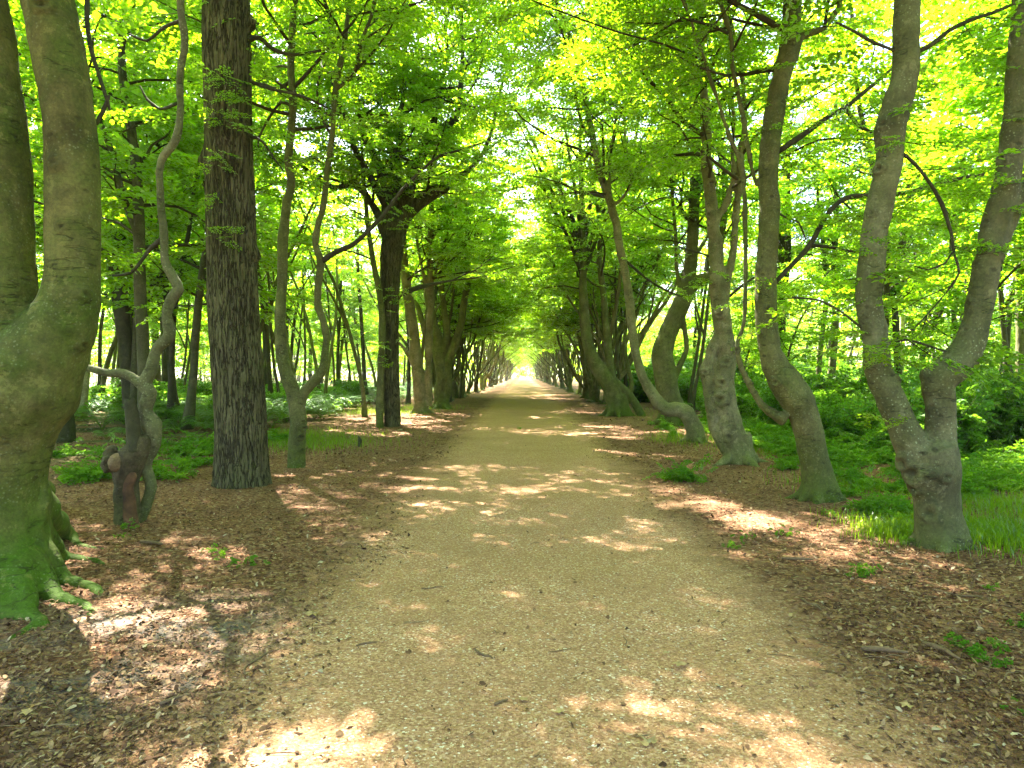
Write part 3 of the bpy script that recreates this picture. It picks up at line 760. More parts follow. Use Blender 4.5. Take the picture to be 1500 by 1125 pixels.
h.fol(rng, *m1, 5.2, 14, blen=2.3, gap=.4); h.fol(rng, *m2, 5.6, 12, blen=2.5, gap=.4, lean=(.2, 0)); h.fol(rng, *m3, 6.3, 9, blen=2.6, lean=(.4, 0), gap=.4); h.fol(rng, *m2, 8, 12, blen=3.6, lean=(.3, 0), gap=.22); h.fol(rng, *m1, 8, 14, blen=3.6, gap=.24)
h.finish(rng)

# small mossy post --------------------------------------------------------------
b = P(527, 656, 14.8); b[2] = 0
g = Geo(); v, q, t = tube_arrays(np.array([b + [0, 0, -.1], b + [0, 0, .1], b + [.01, 0, .22]]), [.045, .045, .042], 12, .05, .08, 1)
top = v[:, 2] > .2; v[top, 2] += (b[0] - v[top, 0]) * 1.2; g.add(v, q, t)
o = link('wooden_post', g.mesh('wooden_post', [M_DARK], b), None, b); tag(o, 'short dark mossy wooden post standing alone in the leaf litter', 'post')

# L5: second oak with spreading dark limbs -----------------------------------------
Z = 20.8
b = P(573, 627, Z); b[2] = 0
h = Hero(b, 'oak_tree', 'dark oak with wide spreading limbs, a slim stem against its left side')
tr = stem_px(Z, [(575, 636, 25), (575, 620, 24), (573, 540, 24), (572, 461, 25), (573, 400, 28), (577, 350, 33), (578, 325, 34)])
oak_trunk(h, *tr, [(3.2, -1.4, .2, .06)], k=90, step=.07, amp=.03, seed=5, fl=.25)
limbs = [[(577, 345, 34), (574, 300, 20), (572, 255, 19), (570, 213, 15), (545, 170, 13), (535, 150, 12), (515, 142, 9), (501, 120, 8), (490, 80, 6)],
         [(570, 330, 22), (561, 265, 14), (535, 205, 12), (520, 180, 10), (508, 150, 8), (500, 100, 6)],
         [(580, 340, 28), (596, 308, 20), (625, 278, 20), (645, 262, 18), (660, 245, 11), (680, 228, 8), (700, 200, 6)],
         [(590, 320, 20), (602, 255, 16), (615, 215, 13), (624, 190, 12), (628, 150, 11), (632, 100, 8), (640, 60, 6)],
         [(620, 215, 10), (640, 192, 11), (664, 172, 12), (671, 150, 9), (674, 110, 8), (676, 70, 6)],
         [(568, 345, 20), (545, 300, 10), (519, 268, 10), (490, 270, 8), (468, 262, 8), (440, 240, 6), (420, 220, 4)],
         [(565, 300, 12), (545, 260, 9), (530, 225, 8), (524, 190, 6)], [(575, 250, 12), (585, 215, 9), (590, 160, 7), (598, 100, 5)],
         [(590, 430, 8), (610, 420, 7), (635, 412, 5), (660, 405, 3)]]
rr_ = np.random.RandomState(4)
for rows in limbs:
    pts, rad = stem_px(Z, rows); pts = pts + np.linspace(0, 1, len(pts))[:, None] * np.array([0, rr_.uniform(-2.2, 2.2), 0])
    h.limb([(pts, rad)], M_OAK if rows[0][2] > 15 else M_DARK, 10, .08, .2)
    if pts[-1][2] > 6.5: e = up_stem(rr_, pts, rad, pts[-1][2] + 5, amp=.18)
    else: e = (pts, rad)
    if pts[-1][2] > 6.5: h.limb([(e[0][len(pts) - 1:], e[1][len(pts) - 1:])], M_DARK, 6, .05, .3)
    h.fol(rr_, *e, 6.4, 16, blen=2.8, gap=.50, lean=(.15, 0)); h.fol(rr_, *e, 9.5, 16, blen=3.6, gap=.34, lean=(.15, -.2))
sp_ = stem_px(Z - .4, [(556, 630, 12), (557, 560, 11), (560, 480, 10), (556, 430, 9), (548, 390, 8), (540, 340, 7), (535, 290, 6), (530, 240, 5)])
h.limb([sp_], M_BEECH, 10, .1, .15)['label'] = 'slim companion stem pressed against the oak'
h.fol(rr_, *sp_, 4.5, 8, blen=1.6)
for (x, y) in ((575, 500), (570, 425), (585, 440), (560, 520)): shoot(h, x, y, 20.2, 5, .6, .25)
h.finish(rr_, SPRAY_M)

# generic traced trees -----------------------------------------------------------
def traced(Z, basepx, label, stems, m, top=13, zmin=4.0, voxel=.025, seed=0, branches=(), T=None, blen=2.9, gap=.34, roots=5, rl=.5, rr0=None, kn=(), lean=(0, 0), name='beech_tree', lump=.015, sub=()):
    rg = np.random.RandomState(seed)
    b = P(basepx[0], basepx[1], Z); b[2] = 0
    h = Hero(b, name, label)
    tb = []; ups = []
    for i, rows in enumerate(stems):
        s = stem_px(Z, rows)
        if rows[-1][1] < 330: s = up_stem(rg, *s, top * (1 - .08 * i), lean)
        tb.append(s + (.06,)); ups.append(s)
    g = Geo()
    if roots:
        rr = rr0 or ups[0][1][1]
        for i in range(roots):
            a = i * 6.283 / roots + rg.randn() * .3; l = rl * (.7 + .6 * rg.rand()); d = np.array([math.cos(a), math.sin(a), 0])
            tb.append((np.array([b + d * rr * .3 + [0, 0, rr * 1.9], b + d * rr * .85 + [0, 0, rr * .5], b + d * (rr + l * .4) + [0, 0, .015], b + d * (rr + l) + [0, 0, -.07]]), np.array([rr * .5, rr * .38, rr * .2, rr * .08]), .12))
    spots = [(P(x, y, Z - .3), r, a) for x, y, dz, r, a in kn]
    if Z < 22:
        for rows in stems[:3]:
            for q in rows[1:]:
                if rg.rand() < .55: spots.append((P(q[0] + rg.randn() * q[2] * .25, q[1] + rg.randn() * 12, Z - .3), rg.uniform(.02, .05), rg.uniform(.006, .016)))
    h.trunk(fuse(tb, voxel, 5, [m], b, lump, 6, knots(b, spots) if spots else None))
    for rows in branches:
        pts, rad = stem_px(Z, rows); h.limb([(pts, rad)], M_DARK if rows[0][2] < 12 else m, 8, .08, .12)
        branch(h.crown, h.sprays, rg, pts, rad[0] * .5, .40, .85, 5, .3)
    for s in ups:
        if s[0][-1][2] > zmin: h.fol(rg, *s, zmin, top, blen=blen, gap=gap, lean=(lean[0] * 2 if lean[0] else (-1 if basepx[0] > 768 else 1) * (.65 if 15 < Z < 32 and abs(basepx[0] - 768) < 240 else .3), 0))
    for x, y, dz, n_, s_, sp in sub:
        for i in range(n_):
            p = P(x, y, Z - dz) + rg.randn(3) * sp * np.array([1, .6, .25])
            h.sprays.append((*p, rg.rand() * 6.28, rg.randn() * .12 - .1, s_ * (.8 + .4 * rg.rand())))
    h.finish(rg, T)
    return h

# R1 ------------------------------------------------------------------------------
traced(6.2, (1378, 800), 'forked grey beech with a knob on its right stem, grass at its foot',
       [[(1378, 835, 80), (1376, 800, 68), (1374, 770, 62), (1373, 730, 64), (1366, 690, 78), (1358, 655, 80)],
        [(1370, 720, 56), (1352, 680, 58), (1334, 648, 48), (1318, 615, 44), (1300, 575, 42), (1286, 535, 40), (1281, 490, 38), (1274, 450, 38), (1274, 411, 40), (1282, 336, 38), (1298, 262, 38), (1304, 225, 42), (1304, 190, 44), (1315, 150, 42), (1326, 112, 38), (1327, 50, 36), (1330, 0, 36), (1334, -60, 34)],
        [(1376, 740, 50), (1380, 690, 46), (1378, 640, 42), (1378, 590, 43), (1373, 560, 44), (1385, 548, 48), (1404, 532, 50), (1420, 505, 42), (1430, 470, 38), (1438, 435, 38), (1448, 380, 38), (1460, 320, 37), (1472, 280, 36), (1482, 224, 34), (1488, 149, 33), (1493, 60, 30), (1496, -20, 28)],
        [(1362, 552, 26), (1358, 546, 22), (1356, 542, 14)],
        [(1452, 400, 22), (1470, 350, 20), (1490, 300, 20), (1515, 240, 18), (1535, 150, 16)]],
       M_BEECHG, top=13, zmin=5.4, voxel=.02, seed=3, roots=6, rl=.22, rr0=.20, gap=.3, lean=(-.15, 0),
       kn=((1358, 546, .28, .05, .03), (1352, 500, .2, .03, .01), (1330, 690, .15, .09, .03), (1345, 700, .2, .12, .03), (1376, 655, .18, .03, .012), (1276, 460, .2, .04, .012), (1309, 165, .2, .06, .02), (1300, 232, .2, .06, .025), (1290, 300, .2, .04, .02), (1395, 700, .2, .06, .02), (1340, 735, .2, .07, .03), (1375, 760, .2, .1, .015), (1480, 215, .2, .06, .02)),
       branches=([(1328, 82, 8), (1345, 75, 7), (1365, 65, 7), (1390, 45, 6), (1420, 30, 6), (1450, 20, 5), (1480, 8, 4)],
                 [(1308, 215, 6), (1322, 225, 5), (1340, 240, 5), (1362, 268, 5), (1380, 300, 6), (1390, 330, 5), (1395, 350, 4), (1397, 370, 3)],
                 [(1322, 80, 5), (1300, 70, 4), (1275, 60, 5), (1250, 45, 4), (1225, 33, 3)],
                 [(1395, 370, 3), (1385, 385, 3), (1360, 395, 2), (1340, 390, 1.5)], [(1397, 370, 3), (1405, 400, 3), (1385, 430, 2), (1350, 470, 2), (1320, 500, 2)],
                 [(1290, 500, 4), (1330, 498, 3), (1370, 510, 3), (1400, 520, 2)], [(1276, 486, 5), (1262, 480, 4), (1230, 455, 3), (1200, 440, 3), (1160, 435, 2)]),
       sub=((1300, 525, .35, 8, .34, .08), (1330, 530, .4, 6, .34, .08), (1265, 515, .35, 8, .36, .12), (1225, 508, .3, 6, .38, .12), (1270, 610, .4, 6, .38, .12), (1320, 615, .35, 3, .3, .06), (1285, 350, .3, 6, .4, .12), (1300, 205, .35, 4, .34, .08), (1420, 265, .1, 9, .6, .3), (1400, 310, -.2, 9, .6, .3), (1440, 360, .1, 6, .5, .2), (1410, 200, -.4, 8, .6, .35), (1265, 150, .2, 5, .5, .3), (1380, 100, -.2, 9, .6, .35), (1270, 440, .2, 4, .35, .1)))
# R2 ------------------------------------------------------------------------------
traced(8.6, (1200, 735), 'smooth olive beech with bulging waist and low left side stem, second on the right',
       [[(1206, 750, 64), (1202, 728, 54), (1196, 690, 44), (1188, 650, 42), (1178, 612, 44), (1166, 585, 50), (1150, 560, 50), (1136, 535, 40), (1128, 510, 34), (1124, 480, 33), (1122, 440, 32), (1122, 400, 31), (1125, 340, 30), (1127, 299, 30), (1125, 243, 30), (1134, 168, 30), (1148, 100, 28), (1158, 50, 27), (1160, 0, 26), (1158, -60, 24)],
        [(1150, 615, 22), (1132, 605, 16), (1118, 595, 12), (1104, 575, 10), (1090, 548, 9), (1082, 524, 9), (1081, 500, 9), (1090, 470, 8), (1092, 400, 8), (1091, 300, 9), (1088, 250, 8), (1078, 220, 8), (1068, 200, 9), (1062, 179, 7)],
        [(1108, 273, 7), (1098, 230, 8), (1090, 179, 8), (1080, 130, 8), (1073, 100, 8), (1071, 56, 8), (1062, 25, 8), (1049, -10, 7)],
        [(1160, 90, 16), (1172, 56, 14), (1190, 48, 12), (1208, 40, 10), (1222, 20, 9), (1231, 0, 8)]],
       M_BEECH, top=14, zmin=5.2, voxel=.018, seed=8, roots=6, rl=.30, rr0=.21, lean=(-.2, 0),
       kn=((1140, 560, .2, .07, .02), (1160, 30, .2, .05, .02), (1122, 555, .1, .04, .02), (1175, 600, .2, .05, .01)),
       branches=([(1140, 222, 8), (1165, 205, 9), (1187, 190, 8), (1215, 170, 7), (1239, 157, 7), (1262, 138, 6), (1282, 122, 5), (1306, 101, 4)],
                 [(1239, 160, 6), (1250, 175, 6), (1258, 184, 5), (1280, 196, 4)],
                 [(1124, 422, 9), (1135, 414, 7), (1160, 388, 7), (1187, 358, 8), (1202, 330, 7), (1217, 308, 7), (1239, 290, 7), (1273, 286, 7), (1310, 285, 6), (1355, 276, 6), (1407, 261, 5), (1441, 256, 4)],
                 [(1187, 360, 5), (1210, 361, 5), (1235, 366, 4), (1260, 370, 2)],
                 [(1067, 49, 5), (1048, 40, 5), (1030, 34, 4), (1000, 26, 3), (970, 8, 2)],
                 [(1070, 112, 4), (1040, 104, 4), (1015, 94, 3), (990, 80, 2)], [(1130, 305, 3), (1150, 318, 3), (1170, 326, 3), (1180, 350, 2)]),
       sub=((1140, 150, .2, 5, .45, .2), (1150, 190, .3, 5, .45, .2), (1030, 80, 0, 8, .6, .4), (1200, 330, 0, 7, .6, .3), (1220, 230, .2, 12, .7, .4), (1180, 120, 0, 9, .7, .4), (1260, 330, 0, 8, .6, .35), (1340, 330, 0, 8, .6, .4), (1190, 430, .2, 7, .5, .4), (1110, 60, .2, 8, .6, .4)))
# R3 ------------------------------------------------------------------------------
traced(12.1, (1082, 685), 'twisted twin beech with cracked burr bark, third on the right of the path',
       [[(1090, 700, 50), (1084, 682, 46), (1076, 650, 40), (1066, 615, 38), (1062, 590, 36), (1058, 550, 34), (1064, 525, 30), (1062, 498, 28), (1057, 460, 27), (1052, 430, 24), (1050, 385, 22), (1046, 340, 20), (1043, 315, 19), (1040, 280, 18), (1036, 246, 17), (1034, 200, 16), (1032, 150, 14), (1028, 90, 12)],
        [(1078, 670, 28), (1062, 650, 24), (1050, 628, 22), (1043, 600, 18), (1037, 570, 17), (1037, 545, 24), (1042, 520, 18), (1046, 505, 16), (1058, 480, 14)],
        [(1062, 440, 14), (1068, 400, 13), (1075, 360, 12), (1078, 320, 12), (1082, 280, 11), (1085, 230, 10), (1090, 180, 9)],
        [(1044, 330, 10), (1058, 308, 10), (1066, 290, 9), (1074, 260, 8), (1072, 220, 7), (1076, 180, 6)]],
       M_PALE, top=13, zmin=4.6, seed=12, roots=5, rl=.55, rr0=.28, lean=(-.1, 0), lump=.035, voxel=.022,
       kn=((1060, 560, .3, .1, .04), (1058, 585, .3, .14, .04), (1068, 530, .25, .1, .03), (1046, 263, .2, .06, .03), (1042, 310, .2, .06, .03), (1058, 460, .2, .08, .03), (1037, 545, .2, .07, .03), (1070, 640, .3, .1, .02)),
       branches=([(1062, 440, 4), (1085, 420, 4), (1110, 405, 3), (1135, 410, 2)], [(1050, 380, 4), (1030, 372, 3), (1005, 365, 3), (980, 358, 2)]),
       sub=((1085, 505, .3, 6, .5, .25), (1065, 400, .2, 6, .6, .3), (1030, 410, 0, 6, .6, .3), (1090, 340, 0, 6, .6, .3)))
# R4 snake --------------------------------------------------------------------------
traced(16, (1018, 650), 'pale beech whose base snakes along the ground before the stem sweeps up leftward',
       [[(1026, 662, 30), (1022, 645, 26), (1016, 625, 26), (1006, 606, 24), (994, 600, 23), (978, 600, 22), (965, 590, 20), (954, 574, 17), (942, 553, 15), (934, 528, 14), (928, 500, 14), (925, 470, 14), (922, 440, 13), (916, 400, 13), (908, 362, 13), (903, 330, 13), (898, 312, 13), (892, 290, 12), (884, 269, 11), (876, 240, 11), (869, 205, 10), (860, 160, 9), (850, 110, 8)],
        [(915, 395, 7), (905, 350, 6), (895, 300, 6), (893, 240, 6), (900, 190, 5), (905, 140, 4)],
        [(898, 300, 7), (912, 290, 6), (925, 260, 5), (918, 220, 5), (914, 180, 4)]],
       M_PALE, top=13, zmin=5.5, seed=15, roots=4, rl=.4, rr0=.2, lean=(-.1, 0),
       branches=([(914, 380, 4), (950, 410, 3), (975, 425, 3), (1000, 435, 2)], [(868, 215, 4), (855, 235, 4), (845, 230, 3), (835, 215, 2)]), sub=((890, 420, 0, 3, .6, .4),))
# R5 ---------------------------------------------------------------------------------
traced(20.8, (985, 628), 'stout mossy beech with an elbow in its trunk, behind the snaking pale beech',
       [[(990, 640, 42), (988, 622, 40), (984, 600, 36), (978, 570, 34), (973, 540, 34), (970, 515, 32), (978, 490, 28), (990, 462, 28), (1003, 432, 27), (1010, 400, 20), (1014, 360, 19), (1016, 315, 17), (1019, 270, 17), (1020, 230, 16), (1018, 180, 13), (1015, 120, 10)],
        [(996, 445, 26), (1010, 422, 22), (1026, 410, 18), (1040, 404, 15), (1050, 380, 12), (1058, 340, 11), (1062, 290, 10), (1060, 240, 9)],
        [(984, 575, 10), (990, 550, 10), (998, 530, 9), (1006, 512, 8), (1004, 490, 8), (1001, 468, 8), (1004, 440, 6)],
        [(1000, 440, 10), (992, 400, 7), (990, 350, 6), (986, 300, 6), (984, 250, 6), (990, 200, 5)]],
       M_BEECH, top=14, zmin=5.2, seed=17, roots=5, rl=.6, T=SPRAY_M, voxel=.03)
# R6 ----------------------------------------------------------------------------------
traced(26, (905, 608), 'leaning beech forked from the ground, dark fan of branches above it on the right row',
       [[(914, 618, 36), (908, 604, 32), (900, 585, 28), (893, 565, 26), (880, 545, 24), (868, 524, 20), (860, 500, 16), (856, 477, 14), (854, 440, 13), (854, 408, 12), (855, 370, 11), (854, 340, 10), (853, 300, 9), (851, 269, 8)],
        [(945, 618, 14), (934, 598, 13), (922, 580, 13), (908, 565, 12), (896, 556, 14), (884, 546, 14)],
        [(905, 600, 18), (898, 570, 14), (893, 530, 13), (888, 480, 11), (884, 430, 10), (878, 380, 9), (880, 330, 8), (872, 290, 7)],
        [(868, 524, 10), (862, 480, 8), (858, 430, 7)], [(922, 585, 8), (925, 560, 7), (918, 530, 7), (914, 500, 6), (920, 470, 5)]],
       M_BEECH, top=13, zmin=4.5, seed=19, roots=5, rl=.6, T=SPRAY_M, voxel=.035,
       branches=[[(855, 410 - 6 * i, 6), (855 + s * 22, 350 - 8 * i, 5), (855 + s * 52, 290 - 10 * i, 4), (855 + s * 80, 225 - 12 * i, 2)] for i, s in enumerate((-1, 1, -.7, .8, -1.2, 1.3, -.4, .5, -1.4))])
# L6, L7 -------------------------------------------------------------------------------
traced(27.5, (616, 608), 'pale grey beech with a straight leaning stem, just behind the dark oak',
       [[(618, 616, 30), (617, 600, 22), (615, 575, 20), (612, 548, 19), (609, 520, 18), (607, 492, 17), (601, 455, 16), (596, 420, 15), (592, 380, 13), (590, 347, 12), (588, 300, 10), (584, 240, 9)],
        [(628, 595, 12), (628, 570, 12), (628, 540, 12), (628, 512, 13), (629, 480, 11), (632, 435, 11), (630, 400, 10), (631, 340, 10), (632, 290, 9), (636, 230, 8)],
        [(608, 540, 8), (600, 524, 7), (590, 508, 6), (580, 500, 5)], [(630, 440, 8), (622, 410, 6), (612, 360, 5), (608, 320, 5), (604, 280, 5)]],
       M_PALE, top=13, zmin=5.0, seed=21, T=SPRAY_M, voxel=.035)
traced(31, (648, 598), 'gnarled beech with stems twisting around each other, left row beyond the pale grey beech',
       [[(650, 610, 30), (648, 594, 24), (644, 575, 20), (648, 555, 18), (644, 530, 18), (640, 500, 18), (634, 470, 15), (628, 440, 12), (624, 400, 10), (628, 350, 9), (622, 300, 8)],
        [(650, 590, 16), (656, 565, 14), (655, 540, 14), (660, 520, 14), (668, 500, 13), (676, 470, 12), (680, 440, 11), (686, 410, 10), (684, 380, 9), (700, 350, 8), (706, 320, 6)],
        [(646, 520, 14), (655, 490, 11), (650, 450, 10), (646, 400, 9), (660, 370, 9), (682, 350, 8), (684, 310, 7), (680, 250, 6)],
        [(640, 520, 10), (626, 500, 10), (618, 470, 9), (612, 450, 8), (606, 440, 6)]],
       M_BEECH, top=13, zmin=5.2, seed=23, T=SPRAY_M, voxel=.035, roots=6, rl=.7)

# ------------------------------------------------------------------ generic avenue trees
def make_avenue(i, T, seed, m):
    rg = np.random.RandomState(seed); h = Hero((0, 0, 0), 'beech_tree', '', group='')
    tb = Geo(); r = rg.uniform(.15, .23); hb = rg.uniform(.7, 1.6)
    bole = wander(rg, (0, 0, -.15), (rg.uniform(-.2, .2), rg.uniform(-.2, .2), 1), hb + .15, 4, .12)
    tb.tube(bole, [r * 1.35, r * 1.08, r, r * 1.05, r * 1.15], 14, .12, .14, seed)
    flare_roots(tb, rg, np.zeros(3), r, 6, .45)
    ns = rg.randint(3, 6); a0 = rg.rand() * 6.28; stems = []
    for s in range(ns):
        a = a0 + s * 6.283 / ns + rg.randn() * .3; out = rg.uniform(.4, .85)
        p = bole[-1] + np.array([math.cos(a), math.sin(a), 0]) * r * .45 - [0, 0, .15 + .3 * rg.rand()]
        # first curve outward, then bend up
        q1 = wander(rg, p, (math.cos(a) * out, math.sin(a) * out, 1.1), rg.uniform(.7, 1.4), 3, .18, (0, 0, .12))
        L = rg.uniform(8, 11.5); q2 = wander(rg, q1[-1], unit(q1[-1] - q1[-2]) + [0, 0, .8], L, 11, .13, (.026, 0, .08))
        st = np.vstack([q1, q2[1:]]); rs = rg.uniform(.055, .10)
        rad = np.interp(np.linspace(0, 1, len(st)), [0, .1, .5, 1], [rs * 1.3, rs, rs * .75, .03])
        tb.tube(st, rad, 9, .22, .10, s + seed); stems.append((st, rad))
        for _ in range(rg.randint(1, 3)):      # a secondary stem
            j = rg.randint(2, 6); q = wander(rg, st[j], unit(st[j+1] - st[j]) + np.append(rg.randn(2) * .4, .35), rg.uniform(3, 6), 6, .12, (0, 0, .12))
            rd = np.linspace(rad[j] * .6, .02, len(q)); tb.tube(q, rd, 6, .3, .08, j); stems.append((q, rd))
    h.trunk(tb.mesh('trunk', [m]))
    for st, rad in stems:
        if i < 4: foliate(h.crown, h.sprays, rg, st, rad, rg.uniform(3.2, 4.4), 12, blen=3.7, gap=.85, tgap=.55, lean=(.65, 0), sscale=1.12, k=4)
        else: foliate(h.crown, h.sprays, rg, st, rad, rg.uniform(3.0, 4.6), 12, blen=2.8, gap=1.9, tgap=.55, lean=(.5, 0), sscale=1.12, k=4)
    h.finish(rg, T, M_LEAF if i < 4 else M_LEAF2); h.n = len(h.sprays)
    return h
AV = [make_avenue(i, SPRAY_M if i < 4 else SPRAY_F, 100 + i, [M_BEECH, M_BEECHG, M_PALE, M_BEECH, M_BEECH, M_DARK, M_PALE][i]) for i in range(7)]
used = set()
def place(protos, i, loc, rz, s, label, group):
    h = protos[i]
    if id(h) not in used:
        used.add(id(h)); h.root.location = loc; h.root.rotation_euler = (0, 0, rz); h.root.scale = (s, s, s)
        h.root['label'] = label; h.root['group'] = group; return h.root
    return copy_thing(h.root, loc, rz, s, label, group)
pr = np.random.RandomState(5)
ORD = 'first second third fourth fifth sixth seventh eighth ninth tenth eleventh twelfth thirteenth fourteenth fifteenth sixteenth'.split()
def avenue(side, y0, y1, step0, x0):
    y = y0; k = 0
    while y < y1:
        near = y < 52
        i = pr.randint(0, 4) if near else pr.randint(4, 7)
        x = side * (x0 + pr.uniform(-.35, .35)); rz = (math.pi if side > 0 else 0) + pr.uniform(-.7, .7)
        sn = 'left' if side < 0 else 'right'
        if y < 0: lab = 'multi-stemmed beech of the %s row standing behind the viewpoint' % sn
        elif near: lab = '%s multi-stemmed beech, %s in the %s row beyond the %s' % (['gnarled', 'grey', 'pale', 'olive'][i], ORD[k], sn, 'twisting beech' if side < 0 else 'leaning forked beech')
        else: lab = 'far multi-stemmed beech at the tapering end of the %s row' % sn
        grp = ('beeches behind the viewpoint' if y < 0 else ('nearer beeches of the %s row' % sn if near else 'far beeches of the %s row' % sn))
        place(AV, i, (x, y, float(gh(x, y))), rz, pr.uniform(.88, 1.12), lab, grp)
        y += step0 * pr.uniform(.75, 1.25) * (1 + .5 * min(1, max(0, y - 45) / 10) + max(0, y - 60) / 90); k += 1
avenue(-1, 34, 230, 2.5, 4.4)
avenue(1, 30, 230, 2.5, 4.2)
for x, y in ((-4.6, -1.2), (4.7, -1.5)):  # unseen beeches added to shade the ground around the camera
    place(AV, pr.randint(0, 4), (x, y, 0), (math.pi if x > 0 else 0) + pr.uniform(-.5, .5), 1.0, 'unseen multi-stemmed beech added beside the camera for shade', 'unseen beeches added for shade')

# ------------------------------------------------------------------ forest trees behind the rows
def make_forest(seed, T, m, leafm, height=15, r=.14, zmin=3.5, blen=2.4, lean=.05, gap=.5, crook=.06):
    rg = np.random.RandomState(seed); h = Hero((0, 0, 0), 'forest_tree', '', group='')
    st = wander(rg, (0, 0, -.15), (rg.uniform(-lean, lean) * 2, rg.uniform(-lean, lean) * 2, 1), height, 12, crook, (0, 0, .04))
    rad = np.interp(np.linspace(0, 1, len(st)), [0, .04, .5, 1], [r * 1.5, r, r * .7, .02])
    tb = Geo(); tb.tube(st, rad, 10, .3, .08, seed)
    stems = [(st, rad)]
    if rg.rand() < .5:
        j = rg.randint(3, 6); q = wander(rg, st[j], unit(st[j+1] - st[j]) + rg.randn(3) * [.4, .4, .1], height * .5, 7, .09, (0, 0, .07))
        rd = np.linspace(rad[j] * .7, .02, len(q)); tb.tube(q, rd, 8, .3, .05, 1); stems.append((q, rd))
    h.trunk(tb.mesh('trunk', [m]))
    for s_, r_ in stems: foliate(h.crown, h.sprays, rg, s_, r_, zmin, height, blen=blen, gap=gap, tgap=.5, sscale=1.35, k=4)
    h.finish(rg, T, leafm); return h
FO = [make_forest(200 + i, SPRAY_M, [M_FOREST, M_DARK, M_FOREST, M_BEECH, M_DARK][i], M_LEAF2, 13 + i % 3 * 1.5, [.13, .2, .1, .15, .28][i], [3.2, 4.2, 2.8, 3.5, 4.5][i], 2.6, gap=.34, crook=[.05, .04, .09, .07, .03][i]) for i in range(5)]
PO = [make_forest(250 + i, SPRAY_F, [M_FOREST, M_BEECH, M_DARK][i], M_LEAF2, 13, [.075, .10, .12][i], 6.5, 2.0, gap=1.0, crook=[.05, .07, .04][i]) for i in range(3)]
for s in PO: s.root.name = 'slender_tree'
SA = [make_forest(300 + i, SPRAY_M, M_FOREST, M_LEAF2, [4.5, 6, 7][i], .035 + .01 * i, [.9, 1.5, 1.8][i], 1.7, .12, .22, .1) for i in range(3)]
for s in SA: s.root.name = 'young_tree'
fr = np.random.RandomState(9)
taken = [(-5.6, 9), (-7, 7.2)]
def scatter(n, xr, yr, mind, ok=None):
    out = []; tries = 0
    while len(out) < n and tries < n * 60:
        tries += 1; x = fr.uniform(*xr); y = yr[0] + (yr[1] - yr[0]) * fr.rand() ** 1.15
        if ok and not ok(x, y): continue
        if all((x - a) ** 2 + (y - b_) ** 2 > mind ** 2 for a, b_ in taken + out): out.append((x, y))
    taken.extend(out); return out
kinds = ['slim grey-brown', 'dark thick', 'thin crooked', 'olive smooth', 'stout dark']
def plant(protos, pts, side, grp, lab, smin=.9, smax=1.15):
    for x, y in pts:
        i = fr.randint(0, len(protos)) 
        place(protos, i, (x, y, float(gh(x, y))), fr.rand() * 6.28, fr.uniform(smin, smax), lab % (kinds[i] if protos is FO else ['small', 'bushy', 'tall'][i]), grp + (' ' + kinds[i] if protos is FO else ' ' + ['small', 'bushy', 'tall'][i]))
plant(FO, scatter(38, (-42, -9), (14, 75), 2.8), -1, 'left forest trees,', '%s trunk standing among the ferns of the left forest')
plant(FO, scatter(22, (-44, -15), (75, 150), 3), -1, 'far left forest trees,', '%s trunk deep in the left forest far behind the row')
plant(FO, scatter(21, (10, 42), (17, 75), 3.4), 1, 'right forest trees,', '%s trunk rising behind the bushes of the right forest')
plant(FO, scatter(14, (15, 44), (75, 150), 4), 1, 'far right forest trees,', '%s trunk deep in the right forest far behind the row')
plant(FO, [(11.5, 12.5), (14, 16.5), (9.8, 19)] + scatter(6, (9.5, 20), (10, 17), 2.5), 1, 'right forest trees,', '%s trunk rising behind the bushes of the right forest')
taken_f = taken; 
def poles(n, xr, yr, lab, grp):
    for x, y in scatter(n, xr, yr, 1.0):
        i = fr.randint(3); k = ['brown', 'olive', 'dark'][i]
        place(PO, i, (x, y, float(gh(x, y))), fr.rand() * 6.28, fr.uniform(.85, 1.15), lab % k, grp + ' ' + k)
place(FO, 0, (-8.3, 14.8, float(gh(-8.3, 14.8))), 1.0, 1.1, 'slim grey-brown tree just left of the zigzag beech, in front of the ferns', 'left forest trees, slim grey-brown')  # added so that its crown shades the left litter
place(FO, 2, (-9.6, 19.2, float(gh(-9.6, 19.2))), 4.0, 1.2, 'thin crooked tree left of the ridged oak, at the front of the ferns', 'left forest trees, thin crooked')  # second tree added to shade the litter on the left
poles(46, (-26, -8.5), (19, 48), 'thin %s pole-like trunk rising out of the ferns on the left', 'pole trunks left,')
poles(16, (9, 26), (19, 48), 'thin %s pole-like trunk behind the thicket on the right', 'pole trunks right,')
for sgn, nm in ((-1, 'left'), (1, 'right')):
    for q in range(13):
        y = 24.5 + q * 2.7 + fr.uniform(-.5, .5); x = sgn * fr.uniform(4.0, 6.2)
        if sgn > 0 and y < 29: x = fr.uniform(5.4, 7)
        i = fr.randint(3); k = ['brown', 'olive', 'dark'][i]
        place(PO, i, (x, y, float(gh(x, y))), fr.rand() * 6.28, fr.uniform(.8, 1.0), 'slender %s upright stem squeezed among the gnarled beeches of the %s row' % (k, nm), 'slender stems of the %s row, %s' % (nm, k))
plant(SA, scatter(34, (-40, -8), (20, 80), 2.4), -1, 'young trees left', '%s young leafy tree among the trunks of the left forest')
plant(SA, scatter(38, (8, 38), (17, 80), 2.2), 1, 'young trees right', '%s young leafy tree above the bushes on the right')
plant(FO, [(-12, 2), (-11, 8), (12, 3), (-14, 13)], 1, 'unseen forest trees added for shade,', '%s unseen forest tree added beside the camera for shade')  # out of view, added at the sides to hold back light

